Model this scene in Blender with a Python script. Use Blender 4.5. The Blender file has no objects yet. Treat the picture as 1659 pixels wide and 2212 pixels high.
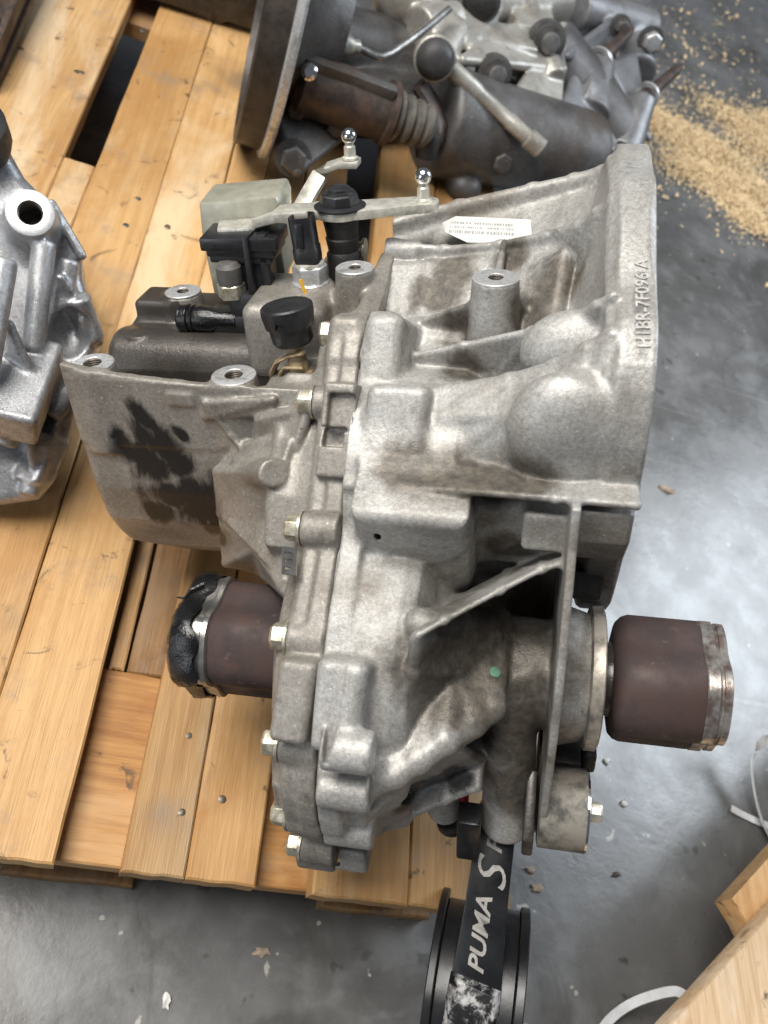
import bpy, bmesh, math, random
import numpy as np
from mathutils import Matrix, Vector
random.seed(7); RNG = np.random.default_rng(7)

# ------------------------------------------------------------------ camera, world, light
S = 0.001                                   # everything below is laid out in millimetres
F = 1800.; PP = np.array([829.5, 1106.])    # focal length and centre, in units of a 1659 x 2212 picture
HC = 668.                                   # camera height above the pallet deck
UP = np.array([.3276, -.497, -.804]); UP /= np.linalg.norm(UP)
D1 = np.array([.056, -.839, .542]); D1 -= UP*(UP@D1); D1 /= np.linalg.norm(D1)
D2 = np.cross(D1, UP)
M = np.stack([D2, D1, UP])                  # camera axes -> world axes
def unit(v): v = np.asarray(v, float); return v/np.linalg.norm(v)

scn = bpy.context.scene
cam_d = bpy.data.cameras.new('camera'); cam = bpy.data.objects.new('camera', cam_d)
scn.collection.objects.link(cam); scn.camera = cam
cam_d.sensor_fit = 'VERTICAL'; cam_d.sensor_height = 24; cam_d.lens = 24*F/2212
cam_d.clip_start = .02; cam_d.clip_end = 60
R = np.stack([M@np.array([1, 0, 0]), M@np.array([0, -1, 0]), M@np.array([0, 0, -1])], 1)
mw = np.eye(4); mw[:3, :3] = R; mw[2, 3] = HC*S
cam.matrix_world = Matrix(mw.tolist())
cam_d.dof.use_dof = True; cam_d.dof.focus_distance = .555; cam_d.dof.aperture_fstop = 5.5

w = bpy.data.worlds.new('World'); scn.world = w; w.use_nodes = True
w.node_tree.nodes['Background'].inputs[0].default_value = (.78, .86, 1, 1)
w.node_tree.nodes['Background'].inputs[1].default_value = .15
def area(name, loc, target, sx, sy, power, col):
    d = bpy.data.lights.new(name, 'AREA'); d.shape = 'RECTANGLE'; d.size = sx; d.size_y = sy
    d.energy = power; d.color = col
    o = bpy.data.objects.new(name, d); scn.collection.objects.link(o); o.location = loc
    o.rotation_euler = (Vector(target)-Vector(loc)).to_track_quat('-Z', 'Y').to_euler()
    return o
_p = (lambda r: r*((-144-HC)/r[2])+np.array([0, 0, HC]))(M@np.array([(1480-PP[0])/F, (1420-PP[1])/F, 1.]))*S
_v = unit(_p-np.array([0, 0, HC*S])); _r = np.array([_v[0], _v[1], -_v[2]]); _l = _p+_r*2.9       # roof window mirrored in the floor
_k = M@unit([-.8, .3, -.5]); _h = unit([_k[0], _k[1], 0]); _t = np.array([.15, .32, .10])
area('skylight', (-.95, .45, 2.15), (.15, .35, .1), 1.3, 1.4, 98, (1, .965, .91))
area('low_fill', tuple(_t+_h*3.0+np.array([0, 0, .6])), tuple(_t), 1.4, 1.2, 20, (.90, .95, 1))  # weak low fill added from the left, no visible source
area('roof_window', tuple(_l), tuple(_p), 1.2, 1.5, 58, (.84, .92, 1))
vs = scn.view_settings; vs.view_transform = 'Standard'; vs.look = 'None'; vs.exposure = 0; vs.gamma = 1
vs.use_curve_mapping = False
scn.render.resolution_x = 768; scn.render.resolution_y = 1024

# ------------------------------------------------------------------ frames
# gearbox frame: X along the shafts, Z the way its bosses point, Y away from the viewer
GX = unit([.982, .075, -.165]); GZ = np.array([-.018, -.8, -.6]); GZ = unit(GZ-GX*(GZ@GX)); GY = np.cross(GZ, GX)
G = np.stack([GX, GY, GZ]); GO = 600*np.array([(750-829.5)/F, (1100-1106)/F, 1.])
def ray(px, py): return np.array([(px-PP[0])/F, (py-PP[1])/F, 1.])
def P(px, py, x=None, y=None, z=None):
    i, v = [(i, v) for i, v in enumerate((x, y, z)) if v is not None][0]
    r = ray(px, py); t = (v+GO@G[i])/(r@G[i]); return G@(r*t-GO)
def W(px, py, h=0.):
    r = M@ray(px, py); t = (h-HC)/r[2]; return r*t+np.array([0, 0, HC])
gm = np.eye(4); gm[:3, :3] = M@G.T; gm[:3, 3] = (M@GO+np.array([0, 0, HC]))*S
GMAT = Matrix(gm.tolist())

# ------------------------------------------------------------------ objects
COL = scn.collection
def empty(name, loc=(0, 0, 0)):
    o = bpy.data.objects.new(name, None); COL.objects.link(o); o.location = Vector(loc); return o
def tag(o, label=None, cat=None, group=None, kind=None):
    for k, v in (('label', label), ('category', cat), ('group', group), ('kind', kind)):
        if v: o[k] = v
    return o
def link(name, me, mat=None, parent=None, sharp=None):
    o = bpy.data.objects.new(name, me); COL.objects.link(o)
    if mat is not None: me.materials.append(mat)
    if sharp is not None:
        me.polygons.foreach_set('use_smooth', [True]*len(me.polygons)); me.set_sharp_from_angle(angle=math.radians(sharp))
    if parent: o.parent = parent
    return o
def frame(d, up=(0, 0, 1)):
    d = unit(d); u = np.cross(up, d)
    if np.linalg.norm(u) < 1e-3: u = np.cross((0, 1, 0), d)
    u = unit(u); return u, np.cross(d, u), d
class MB:
    """collects shapes in mm, builds one mesh"""
    def __init__(s): s.v = []; s.f = []
    def add(s, v, f):
        b = len(s.v); s.v += [tuple(map(float, p)) for p in v]; s.f += [[i+b for i in q] for q in f]; return s
    def lathe(s, o, d, prof, n=28, rf=None, a0=0., up=(0, 0, 1), caps=True):
        u, v, d = frame(d, up); o = np.asarray(o, float); vs_ = []; fs = []
        for t, r in prof:
            for k in range(n):
                a = a0+2*math.pi*k/n; q = r*(rf(a) if rf else 1)
                vs_.append(o+d*t+(u*math.cos(a)+v*math.sin(a))*q)
        m = len(prof)
        for j in range(m-1):
            for k in range(n):
                k2 = (k+1) % n; fs.append([j*n+k, j*n+k2, (j+1)*n+k2, (j+1)*n+k])
        if caps: fs.append(list(range(n))[::-1]); fs.append([(m-1)*n+k for k in range(n)])
        return s.add(vs_, fs)
    def box(s, c, h, R=None, b=0.):
        c = np.asarray(c, float); R = np.eye(3) if R is None else np.stack(R, 1); h = np.asarray(h, float)
        if b <= 0:
            v = [c+R@(h*np.array([i, j, k])) for k in (-1, 1) for j in (-1, 1) for i in (-1, 1)]
            return s.add(v, [[0, 2, 3, 1], [4, 5, 7, 6], [0, 1, 5, 4], [2, 6, 7, 3], [0, 4, 6, 2], [1, 3, 7, 5]])
        bm = bmesh.new(); bmesh.ops.create_cube(bm, size=2)
        for q in bm.verts: q.co = Vector(h*np.array(q.co))
        bmesh.ops.bevel(bm, geom=list(bm.edges)+list(bm.verts), offset=b, segments=2, affect='EDGES', profile=.5)
        bm.verts.index_update()
        s.add([c+R@np.array(q.co) for q in bm.verts], [[q.index for q in f.verts] for f in bm.faces]); bm.free(); return s
    def tube(s, pts, r, n=12, flat=None, up=(0, 0, 1)):
        pts = [np.asarray(p, float) for p in pts]; m = len(pts); rr = r if hasattr(r, '__len__') else [r]*m
        vs_ = []; pu = None
        for i, p in enumerate(pts):
            d = unit(pts[min(i+1, m-1)]-pts[max(i-1, 0)])
            if pu is None: u, v, _ = frame(d, up)
            else: u = unit(pu-d*(pu@d)); v = np.cross(d, u)
            pu = u
            for k in range(n):
                a = 2*math.pi*k/n; vs_.append(p+u*math.cos(a)*rr[i]*(flat or 1)+v*math.sin(a)*rr[i])
        fs = [[j*n+k, j*n+(k+1) % n, (j+1)*n+(k+1) % n, (j+1)*n+k] for j in range(m-1) for k in range(n)]
        fs += [list(range(n))[::-1], [(m-1)*n+k for k in range(n)]]
        return s.add(vs_, fs)
    def prism(s, poly, ext):
        """poly: 3-D outline, ext: vector"""
        n = len(poly); poly = [np.asarray(p, float) for p in poly]; ext = np.asarray(ext, float)
        v = poly+[p+ext for p in poly]
        return s.add(v, [list(range(n))[::-1], list(range(n, 2*n))]+[[i, (i+1) % n, n+(i+1) % n, n+i] for i in range(n)])
    def build(s, name, mat, parent=None, sharp=35, bevel=0, org=(0, 0, 0)):
        me = bpy.data.meshes.new(name); o_ = np.asarray(org, float)
        me.from_pydata([tuple((np.array(p)-o_)*S) for p in s.v], [], s.f)
        bm = bmesh.new(); bm.from_mesh(me); bmesh.ops.recalc_face_normals(bm, faces=bm.faces)
        if bevel:
            es = [e for e in bm.edges if e.is_manifold and e.calc_face_angle(0) > .6]
            bmesh.ops.bevel(bm, geom=es, offset=bevel*S, segments=2, affect='EDGES', profile=.5, clamp_overlap=True)
        bm.to_mesh(me); bm.free()
        o = link(name, me, mat, parent, sharp)
        if not parent: o.location = Vector(tuple(o_*S))
        return o

# ------------------------------------------------------------------ materials
class NT:
    def __init__(s, name):
        s.m = bpy.data.materials.new(name); s.m.use_nodes = True; s.t = s.m.node_tree
        s.b = s.t.nodes['Principled BSDF']; s.tc = s.t.nodes.new('ShaderNodeTexCoord').outputs['Object']
    def n(s, typ, **kw):
        o = s.t.nodes.new(typ)
        for k, v in kw.items():
            if k in ('op',): o.operation = v
            elif k == 'blend': o.blend_type = v
            else: setattr(o, k, v)
        return o
    def l(s, a, b): s.t.links.new(a, b)
    def noise(s, scale, detail=4, rough=.6, vec=None, dist=0.):
        o = s.n('ShaderNodeTexNoise'); o.inputs['Scale'].default_value = scale; o.inputs['Detail'].default_value = detail
        o.inputs['Roughness'].default_value = rough; o.inputs['Distortion'].default_value = dist
        s.l(vec if vec is not None else s.tc, o.inputs['Vector']); return o.outputs['Fac']
    def ramp(s, fac, a, b, c0=0., c1=1.):
        o = s.n('ShaderNodeMapRange'); o.interpolation_type = 'SMOOTHSTEP'
        for i, v in zip(('From Min', 'From Max', 'To Min', 'To Max'), (a, b, c0, c1)): o.inputs[i].default_value = v
        s.l(fac, o.inputs['Value']); return o.outputs['Result']
    def math(s, op, a, b):
        o = s.n('ShaderNodeMath', op=op)
        for i, v in enumerate((a, b)):
            if isinstance(v, (int, float)): o.inputs[i].default_value = v
            else: s.l(v, o.inputs[i])
        return o.outputs[0]
    def mix(s, fac, a, b, blend='MIX'):
        o = s.n('ShaderNodeMix', data_type='RGBA', blend=blend)
        for i, v in ((0, fac), (6, a), (7, b)):
            if isinstance(v, (int, float)): o.inputs[i].default_value = v
            elif isinstance(v, tuple): o.inputs[i].default_value = (*v[:3], 1)
            else: s.l(v, o.inputs[i])
        return o.outputs[2]
    def mapping(s, scale=(1, 1, 1), rot=(0, 0, 0), loc=(0, 0, 0), vec=None):
        o = s.n('ShaderNodeMapping'); o.inputs['Scale'].default_value = scale; o.inputs['Rotation'].default_value = rot
        o.inputs['Location'].default_value = loc; s.l(vec if vec is not None else s.tc, o.inputs['Vector']); return o.outputs[0]
    def bump(s, h, strength, dist):
        o = s.n('ShaderNodeBump'); o.inputs['Strength'].default_value = strength; o.inputs['Distance'].default_value = dist
        s.l(h, o.inputs['Height'])
        if s.b.inputs['Normal'].is_linked: s.l(s.b.inputs['Normal'].links[0].from_socket, o.inputs['Normal'])
        s.l(o.outputs[0], s.b.inputs['Normal'])
    def set(s, col=None, rough=None, metal=None, spec=None):
        for k, v in (('Base Color', col), ('Roughness', rough), ('Metallic', metal), ('Specular IOR Level', spec)):
            if v is None: continue
            if isinstance(v, tuple): s.b.inputs[k].default_value = (*v[:3], 1)
            elif isinstance(v, (int, float)): s.b.inputs[k].default_value = v
            else: s.l(v, s.b.inputs[k])
        return s.m

def cast(name, light=(.50, .49, .47), dark=(.30, .285, .26), brown=(.16, .115, .075), dirt=.5, metal=.30, rough=.47, smear=None, grain=1., specks=.4, dirt_shade=None):
    t = NT(name)
    fine = t.noise(1500, 2, .6); mid = t.noise(420, 3, .6); pat = t.noise(30, 6, .62, dist=.3); big = t.noise(8.5, 6, .6, dist=.25)
    c = t.mix(t.ramp(pat, .30, .72), light, dark)
    c = t.mix(t.ramp(big, .62-.2*dirt, .80-.18*dirt, 0, .85), c, brown)
    c = t.mix(t.ramp(t.noise(75, 6, .7), .56, .72, 0, .5), c, tuple(x*.6 for x in brown))
    c = t.mix(t.ramp(mid, .30, .70, .30, 0), c, (.03, .028, .025))
    if specks:
        c = t.mix(t.ramp(t.noise(520, 2, .5), .69, .73, 0, specks), c, (.85, .84, .81))
        c = t.mix(t.ramp(t.noise(230, 3, .6), .71, .75, 0, .7), c, (.05, .045, .04))
    c = t.mix(t.ramp(fine, .35, .65, 0, .26), c, (.06, .055, .05))
    r = t.ramp(big, .4, .7, rough-.08, rough+.2)
    if dirt_shade is not None:
        fm, fc = dirt_shade(t); c = t.mix(fm, c, fc)
    if smear is not None:
        msk, col, rg = smear(t); c = t.mix(msk, c, col); r = t.mix(msk, r, (rg, rg, rg))
    t.set(col=c, rough=r, metal=metal)
    t.bump(mid, .30*grain, .0007); t.bump(fine, .45*grain, .0005)
    return t.m
def simple(name, col, rough=.5, metal=0., var=.25, scale=120, bump=.15, col2=None, spec=None):
    t = NT(name); a = t.noise(scale, 5, .65)
    c2 = col2 or tuple(x*(1-var) for x in col)
    c = t.mix(t.ramp(a, .35, .65), col, c2)
    t.set(col=c, rough=t.ramp(t.noise(scale*.4, 4), .3, .7, max(.04, rough-.1), min(1, rough+.12)), metal=metal, spec=spec)
    if bump: t.bump(t.noise(scale*4, 3), bump, .0006)
    return t.m
def blob(t, c, rad, noise, amp, rot=(0, 0, 0)):
    """soft-edged stain around point c (mm) with radii rad (mm)"""
    v = t.n('ShaderNodeVectorMath'); v.operation = 'SUBTRACT'; t.l(t.tc, v.inputs[0]); v.inputs[1].default_value = tuple(np.array(c)*S)
    mp = t.n('ShaderNodeMapping'); mp.inputs['Rotation'].default_value = rot; t.l(v.outputs[0], mp.inputs['Vector'])
    dv = t.n('ShaderNodeVectorMath'); dv.operation = 'DIVIDE'; t.l(mp.outputs[0], dv.inputs[0]); dv.inputs[1].default_value = tuple(np.array(rad)*S)
    ln = t.n('ShaderNodeVectorMath'); ln.operation = 'LENGTH'; t.l(dv.outputs[0], ln.inputs[0])
    return t.math('SUBTRACT', t.math('ADD', 1., t.math('MULTIPLY', t.math('SUBTRACT', noise, .5), amp)), ln.outputs['Value'])
def case_smear(t):
    nz = t.noise(52, 5, .6, vec=t.mapping(scale=(1.5, 1, .6), rot=(0, .5, 0)), dist=.5)
    m = None
    for (px, py, rx, rz, ry) in ((420, 1075, 22, 20, .5), (310, 905, 7, 22, .5), (345, 965, 15, 26, .5), (265, 960, 9, 14, .2), (300, 985, 22, 12, -.2), (330, 1010, 18, 18, 0), (385, 1010, 15, 12, .6), (390, 940, 5, 9, .7), (370, 1075, 26, 15, 0), (430, 1105, 24, 17, .5), (470, 1150, 16, 10, .6), (340, 1110, 14, 14, 0)):
        b = blob(t, P(px, py, y=-27), (rx, 60, rz), nz, 1.9, (0, ry, 0)); m = b if m is None else t.math('MAXIMUM', m, b)
    return t.ramp(m, -.25, .45, 0, .97), (.010, .010, .011), .22
STAINS = []
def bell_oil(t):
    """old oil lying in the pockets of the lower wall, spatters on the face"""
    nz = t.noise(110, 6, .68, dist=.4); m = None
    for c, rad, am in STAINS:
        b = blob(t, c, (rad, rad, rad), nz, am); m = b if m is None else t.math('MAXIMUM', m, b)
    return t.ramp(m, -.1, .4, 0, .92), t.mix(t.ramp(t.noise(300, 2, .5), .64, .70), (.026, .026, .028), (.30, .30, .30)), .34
DIRT_SHADE = []  # brown dirt, plus painted shade on the lower panel and above the ridge
def bell_dirt_shade(t):
    """brown dirt on the casting, with shade painted over the lower panel and above the ridge"""
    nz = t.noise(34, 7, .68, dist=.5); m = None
    for c, rad, am in DIRT_SHADE:
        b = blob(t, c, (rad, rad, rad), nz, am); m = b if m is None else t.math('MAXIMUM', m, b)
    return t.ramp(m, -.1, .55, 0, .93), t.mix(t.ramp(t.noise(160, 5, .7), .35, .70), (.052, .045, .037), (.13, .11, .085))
def case_film(t): return case_smear(t)

MAT = {}
MAT['bell'] = cast('cast_aluminium_bell', light=(.60, .595, .58), dark=(.45, .435, .41), brown=(.20, .165, .125), dirt=.4)
MAT['case'] = cast('cast_aluminium_case', light=(.36, .335, .30), dark=(.25, .23, .20), brown=(.13, .105, .08), dirt=.6, smear=case_smear)
MAT['cover'] = cast('oily_casting', light=(.075, .065, .055), dark=(.035, .03, .026), brown=(.10, .08, .06), dirt=.5, metal=.3, rough=.35, specks=0)
t = NT('machined_aluminium'); nz = t.noise(300, 4, .65); n2 = t.noise(70, 5, .65)
_c = t.mix(t.ramp(nz, .35, .65), (.66, .67, .68), (.46, .46, .455)); _c = t.mix(t.ramp(n2, .52, .70, 0, .7), _c, (.22, .20, .17))
t.set(col=_c, rough=t.ramp(nz, .3, .7, .28, .5), metal=.6); t.bump(nz, .3, .0006); MAT['machined'] = t.m
MAT['zinc'] = simple('zinc_plated_steel', (.66, .64, .56), .36, .5, .3, 160, .2)
MAT['bolt'] = simple('yellowed_zinc_bolt', (.60, .58, .48), .36, .7, .45, 220, .25, col2=(.34, .30, .22))
MAT['chrome'] = simple('polished_steel', (.75, .75, .75), .12, 1., .2, 90, 0)
MAT['hole'] = simple('threaded_bore', (.16, .135, .11), .5, .6, .4, 300, .2)
MAT['black'] = simple('black_plastic', (.017, .017, .019), .38, 0, .4, 150, .25)
MAT['rubber'] = simple('black_rubber', (.016, .015, .015), .55, 0, .5, 200, .5)
MAT['grease'] = simple('black_grease', (.008, .008, .009), .18, 0, .4, 140, .8)
MAT['dirty_black'] = simple('oily_black_metal', (.022, .02, .019), .30, .2, .5, 90, .4, col2=(.05, .042, .034))
t = NT('burgundy_paint'); nz = t.noise(38, 6, .65)
_c = t.mix(t.ramp(nz, .35, .65), (.060, .038, .034), (.038, .028, .027)); _c = t.mix(t.ramp(t.noise(120, 5, .7), .60, .72, 0, .6), _c, (.15, .10, .085)); _c = t.mix(t.ramp(t.noise(16, 4, .6), .58, .70, 0, .6), _c, (.09, .045, .030))
t.set(col=_c, rough=t.ramp(nz, .3, .7, .52, .78), spec=.3); t.bump(t.noise(300, 4, .6), .25, .0006); MAT['burgundy'] = t.m
MAT['beige'] = simple('grey_zinc_counterweight', (.36, .35, .28), .42, .35, .2, 90, .2)
MAT['tan'] = simple('dirty_tan_plastic', (.42, .33, .19), .55, 0, .3, 180, .5, col2=(.22, .16, .09))
MAT['disc'] = simple('corroded_steel_ring', (.42, .38, .32), .5, .5, .3, 60, .4, col2=(.16, .14, .12))
MAT['steel'] = simple('steel', (.45, .44, .42), .3, .9, .3, 70, .2)
MAT['band'] = simple('scuffed_band', (.50, .48, .45), .30, .75, .4, 90, .3, col2=(.20, .15, .13))
MAT['label'] = simple('silver_label', (.70, .70, .66), .35, .3, .12, 150, .1)
MAT['ink'] = simple('label_print', (.30, .30, .29), .5, 0, .2, 200, 0)
MAT['yellow'] = simple('yellow_paint', (.80, .42, .02), .5, 0, .2, 300, .1)
MAT['green'] = simple('green_paint_dot', (.10, .22, .15), .5, 0, .2, 300, .1)
MAT['red'] = simple('red_polyurethane', (.45, .012, .04), .4, 0, .2, 100, .1)
MAT['mount'] = simple('black_coated_mount', (.012, .0125, .014), .30, .1, .4, 50, .15)
MAT['letters'] = simple('engraved_lettering', (.42, .40, .37), .4, .4, .2, 200, .1)
MAT['bush'] = simple('dirty_black_bush', (.055, .052, .05), .5, .2, .4, 60, .4, col2=(.24, .22, .185))

# ------------------------------------------------------------------ distance-field casting builder
def smin(a, b, k):
    if k <= 0: return np.minimum(a, b)
    h = np.clip(.5+.5*(b-a)/k, 0, 1); return b*(1-h)+a*h-k*h*(1-h)
def poly2(px, py, poly):
    d = None; s = None; n = len(poly)
    for i in range(n):
        ax, ay = poly[i]; bx, by = poly[i-1]
        ex, ey = bx-ax, by-ay; wx, wy = px-ax, py-ay
        t = np.clip((wx*ex+wy*ey)/(ex*ex+ey*ey+1e-9), 0, 1)
        q = (wx-ex*t)**2+(wy-ey*t)**2
        c1 = py >= ay; c2 = py < by; c3 = ex*wy > ey*wx
        fl = (c1 & c2 & c3) | (~c1 & ~c2 & ~c3)
        d = q if d is None else np.minimum(d, q); s = fl if s is None else s ^ fl
    d = np.sqrt(d); return np.where(s, -d, d)
def extr(d2, t, hl, rd):
    a = d2+rd; b = np.abs(t)-hl+rd
    return np.minimum(np.maximum(a, b), 0)+np.sqrt(np.maximum(a, 0)**2+np.maximum(b, 0)**2)-rd
class Field:
    def __init__(s, lo, hi, h):
        s.lo = np.array(lo, float); s.h = h; n = np.ceil((np.array(hi)-s.lo)/h).astype(int)+1
        s.ax = [(s.lo[i]+h*np.arange(n[i])).astype(np.float32) for i in range(3)]
        s.D = np.full(n, 60, np.float32)
    def op(s, fn, lo, hi, k=3., cut=False):
        pad = k+5 if not cut else k+2; sl = []
        for i in range(3):
            a = int(np.floor((lo[i]-pad-s.lo[i])/s.h)); b = int(np.ceil((hi[i]+pad-s.lo[i])/s.h))+1
            a = max(a, 0); b = min(b, len(s.ax[i]))
            if b <= a: return s
            sl.append(slice(a, b))
        x = s.ax[0][sl[0]][:, None, None]; y = s.ax[1][sl[1]][None, :, None]; z = s.ax[2][sl[2]][None, None, :]
        d = fn(x, y, z).astype(np.float32); sl = tuple(sl); cur = s.D[sl]
        s.D[sl] = -smin(-cur, d, k) if cut else smin(cur, d, k)
        return s
    def rev(s, c, prof, k=3., cut=False):
        """solid of revolution about the X-parallel line through (y,z)=c; prof [(x,r)]"""
        poly = [(prof[0][0], -9)]+list(prof)+[(prof[-1][0], -9)]; rm = max(r for _, r in prof)
        def fn(x, y, z): return poly2(x+0*y, np.sqrt((y-c[0])**2+(z-c[1])**2)+0*x, poly)
        return s.op(fn, (min(p[0] for p in prof), c[0]-rm, c[1]-rm), (max(p[0] for p in prof), c[0]+rm, c[1]+rm), k, cut)
    def cyl(s, a, b, ra, rb=None, k=3., rd=1.5, cut=False):
        a = np.asarray(a, float); b = np.asarray(b, float); L = np.linalg.norm(b-a); d = (b-a)/L; rb = ra if rb is None else rb
        rm = max(ra, rb)
        def fn(x, y, z):
            t = (x-a[0])*d[0]+(y-a[1])*d[1]+(z-a[2])*d[2]
            r = np.sqrt(np.maximum((x-a[0])**2+(y-a[1])**2+(z-a[2])**2-t*t, 0))
            return extr(r-(ra+(rb-ra)*np.clip(t/L, 0, 1)), t-L/2, L/2, rd)
        return s.op(fn, np.minimum(a, b)-rm, np.maximum(a, b)+rm, k, cut)
    def box(s, c, h, R=None, k=3., rd=2., cut=False):
        c = np.asarray(c, float); h = np.asarray(h, float); R = np.eye(3) if R is None else np.stack([unit(q) for q in R])
        ext = np.abs(R.T)@h
        def fn(x, y, z):
            q = [np.abs((x-c[0])*R[i, 0]+(y-c[1])*R[i, 1]+(z-c[2])*R[i, 2])-h[i]+rd for i in range(3)]
            o = np.sqrt(sum(np.maximum(v, 0)**2 for v in q))
            return o+np.minimum(np.maximum(q[0], np.maximum(q[1], q[2])), 0)-rd
        return s.op(fn, c-ext, c+ext, k, cut)
    def ball(s, c, r, k=6., cut=False):
        c = np.asarray(c, float); r = np.asarray(r, float)*np.ones(3)
        def fn(x, y, z):
            k0 = np.sqrt(((x-c[0])/r[0])**2+((y-c[1])/r[1])**2+((z-c[2])/r[2])**2)
            k1 = np.sqrt(((x-c[0])/r[0]**2)**2+((y-c[1])/r[1]**2)**2+((z-c[2])/r[2]**2)**2)
            return k0*(k0-1)/np.maximum(k1, 1e-4)
        return s.op(fn, c-r, c+r, k, cut)
    def prism(s, o, u, v, poly, lo, hi, k=3., rd=2., cut=False):
        o = np.asarray(o, float); u = unit(u); v = unit(v); n = np.cross(u, v)
        pts = np.array([o+u*a+v*b+n*t for a, b in poly for t in (lo, hi)])
        def fn(x, y, z):
            f = lambda e: (x-o[0])*e[0]+(y-o[1])*e[1]+(z-o[2])*e[2]
            return extr(poly2(f(u), f(v), poly), f(n)-(lo+hi)/2, (hi-lo)/2, rd)
        return s.op(fn, pts.min(0), pts.max(0), k, cut)
    def px(s, poly, x0, x1, k=3., rd=2., cut=False): return s.prism((0, 0, 0), (0, 1, 0), (0, 0, 1), poly, x0, x1, k, rd, cut)
    def tri(s, a, b, c, t, k=3.):
        a, b, c = (np.asarray(q, float) for q in (a, b, c)); n = np.cross(b-a, a-c)
        if np.linalg.norm(n) < 1e-6: return s
        pts = np.stack([a, b, c])
        def fn(x, y, z):
            def dot(p, e): return (x-p[0])*e[0]+(y-p[1])*e[1]+(z-p[2])*e[2]
            sg = 0; best = None
            for p, q in ((a, b), (b, c), (c, a)):
                e = q-p; sg = sg+np.sign(dot(p, np.cross(e, n)))
                tt = np.clip(dot(p, e)/(e@e), 0, 1)
                dd = (x-p[0]-e[0]*tt)**2+(y-p[1]-e[1]*tt)**2+(z-p[2]-e[2]*tt)**2
                best = dd if best is None else np.minimum(best, dd)
            return np.sqrt(np.where(sg < 2, best, dot(a, n)**2/(n@n)))-t
        return s.op(fn, pts.min(0)-t, pts.max(0)+t, k)
    def strip(s, top, bot, t, k=3.):
        for i in range(len(top)-1):
            s.tri(top[i], top[i+1], bot[i], t, k if i == 0 else min(k, 3)); s.tri(top[i+1], bot[i+1], bot[i], t, min(k, 3))
        return s
    def mesh(s, name):
        D = s.D; D[0] = D[-1] = 9; D[:, 0] = D[:, -1] = 9; D[:, :, 0] = D[:, :, -1] = 9
        I = D < 0; n = D.shape
        cnt = np.zeros(tuple(m-1 for m in n), np.int8)
        for i in (0, 1):
            for j in (0, 1):
                for k in (0, 1): cnt += I[i:n[0]-1+i, j:n[1]-1+j, k:n[2]-1+k]
        act = (cnt > 0) & (cnt < 8); del cnt
        cx, cy, cz = np.nonzero(act); idx = np.full(act.shape, -1, np.int32); idx[cx, cy, cz] = np.arange(len(cx))
        acc = np.zeros((len(cx), 3), np.float64); num = np.zeros(len(cx))
        co = [(i, j, k) for i in (0, 1) for j in (0, 1) for k in (0, 1)]
        val = {c: D[cx+c[0], cy+c[1], cz+c[2]].astype(np.float64) for c in co}
        for c in co:
            for ax in range(3):
                if c[ax] == 0:
                    d = list(c); d[ax] = 1; d = tuple(d); a, b = val[c], val[d]; m = (a < 0) != (b < 0)
                    t = np.where(m, a/np.where(m, a-b, 1), 0)
                    p = np.tile(np.array(c, float), (len(cx), 1)); p[:, ax] = t
                    acc[m] += p[m]; num[m] += 1
        V = (np.stack([cx, cy, cz], 1)+acc/num[:, None])*s.h+s.lo
        quads = []
        for ax in range(3):
            sl0 = [slice(1, n[q]-1) for q in range(3)]; sl0[ax] = slice(0, n[ax]-1); sl1 = list(sl0); sl1[ax] = slice(1, n[ax])
            a = I[tuple(sl0)]; b = I[tuple(sl1)]; e = np.nonzero(a != b)
            g = [e[q]+(0 if q == ax else 1) for q in range(3)]; fl = a[e]
            u, v = [(1, 2), (2, 0), (0, 1)][ax]
            def at(du, dv):
                h = [q.copy() for q in g]; h[u] -= du; h[v] -= dv; return idx[h[0], h[1], h[2]]
            q = np.stack([at(1, 1), at(0, 1), at(0, 0), at(1, 0)], 1); q[~fl] = q[~fl][:, ::-1]; quads.append(q)
        Q = np.concatenate(quads); Q = Q[(Q >= 0).all(1)]
        me = bpy.data.meshes.new(name); me.vertices.add(len(V)); me.vertices.foreach_set('co', (V*S).astype(np.float32).ravel())
        me.loops.add(Q.size); me.loops.foreach_set('vertex_index', Q.astype(np.int32).ravel())
        me.polygons.add(len(Q)); me.polygons.foreach_set('loop_start', np.arange(0, Q.size, 4, dtype=np.int32))
        me.polygons.foreach_set('use_smooth', np.ones(len(Q), bool))
        me.update(calc_edges=True); me.validate(); s.D = None
        return me

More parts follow.
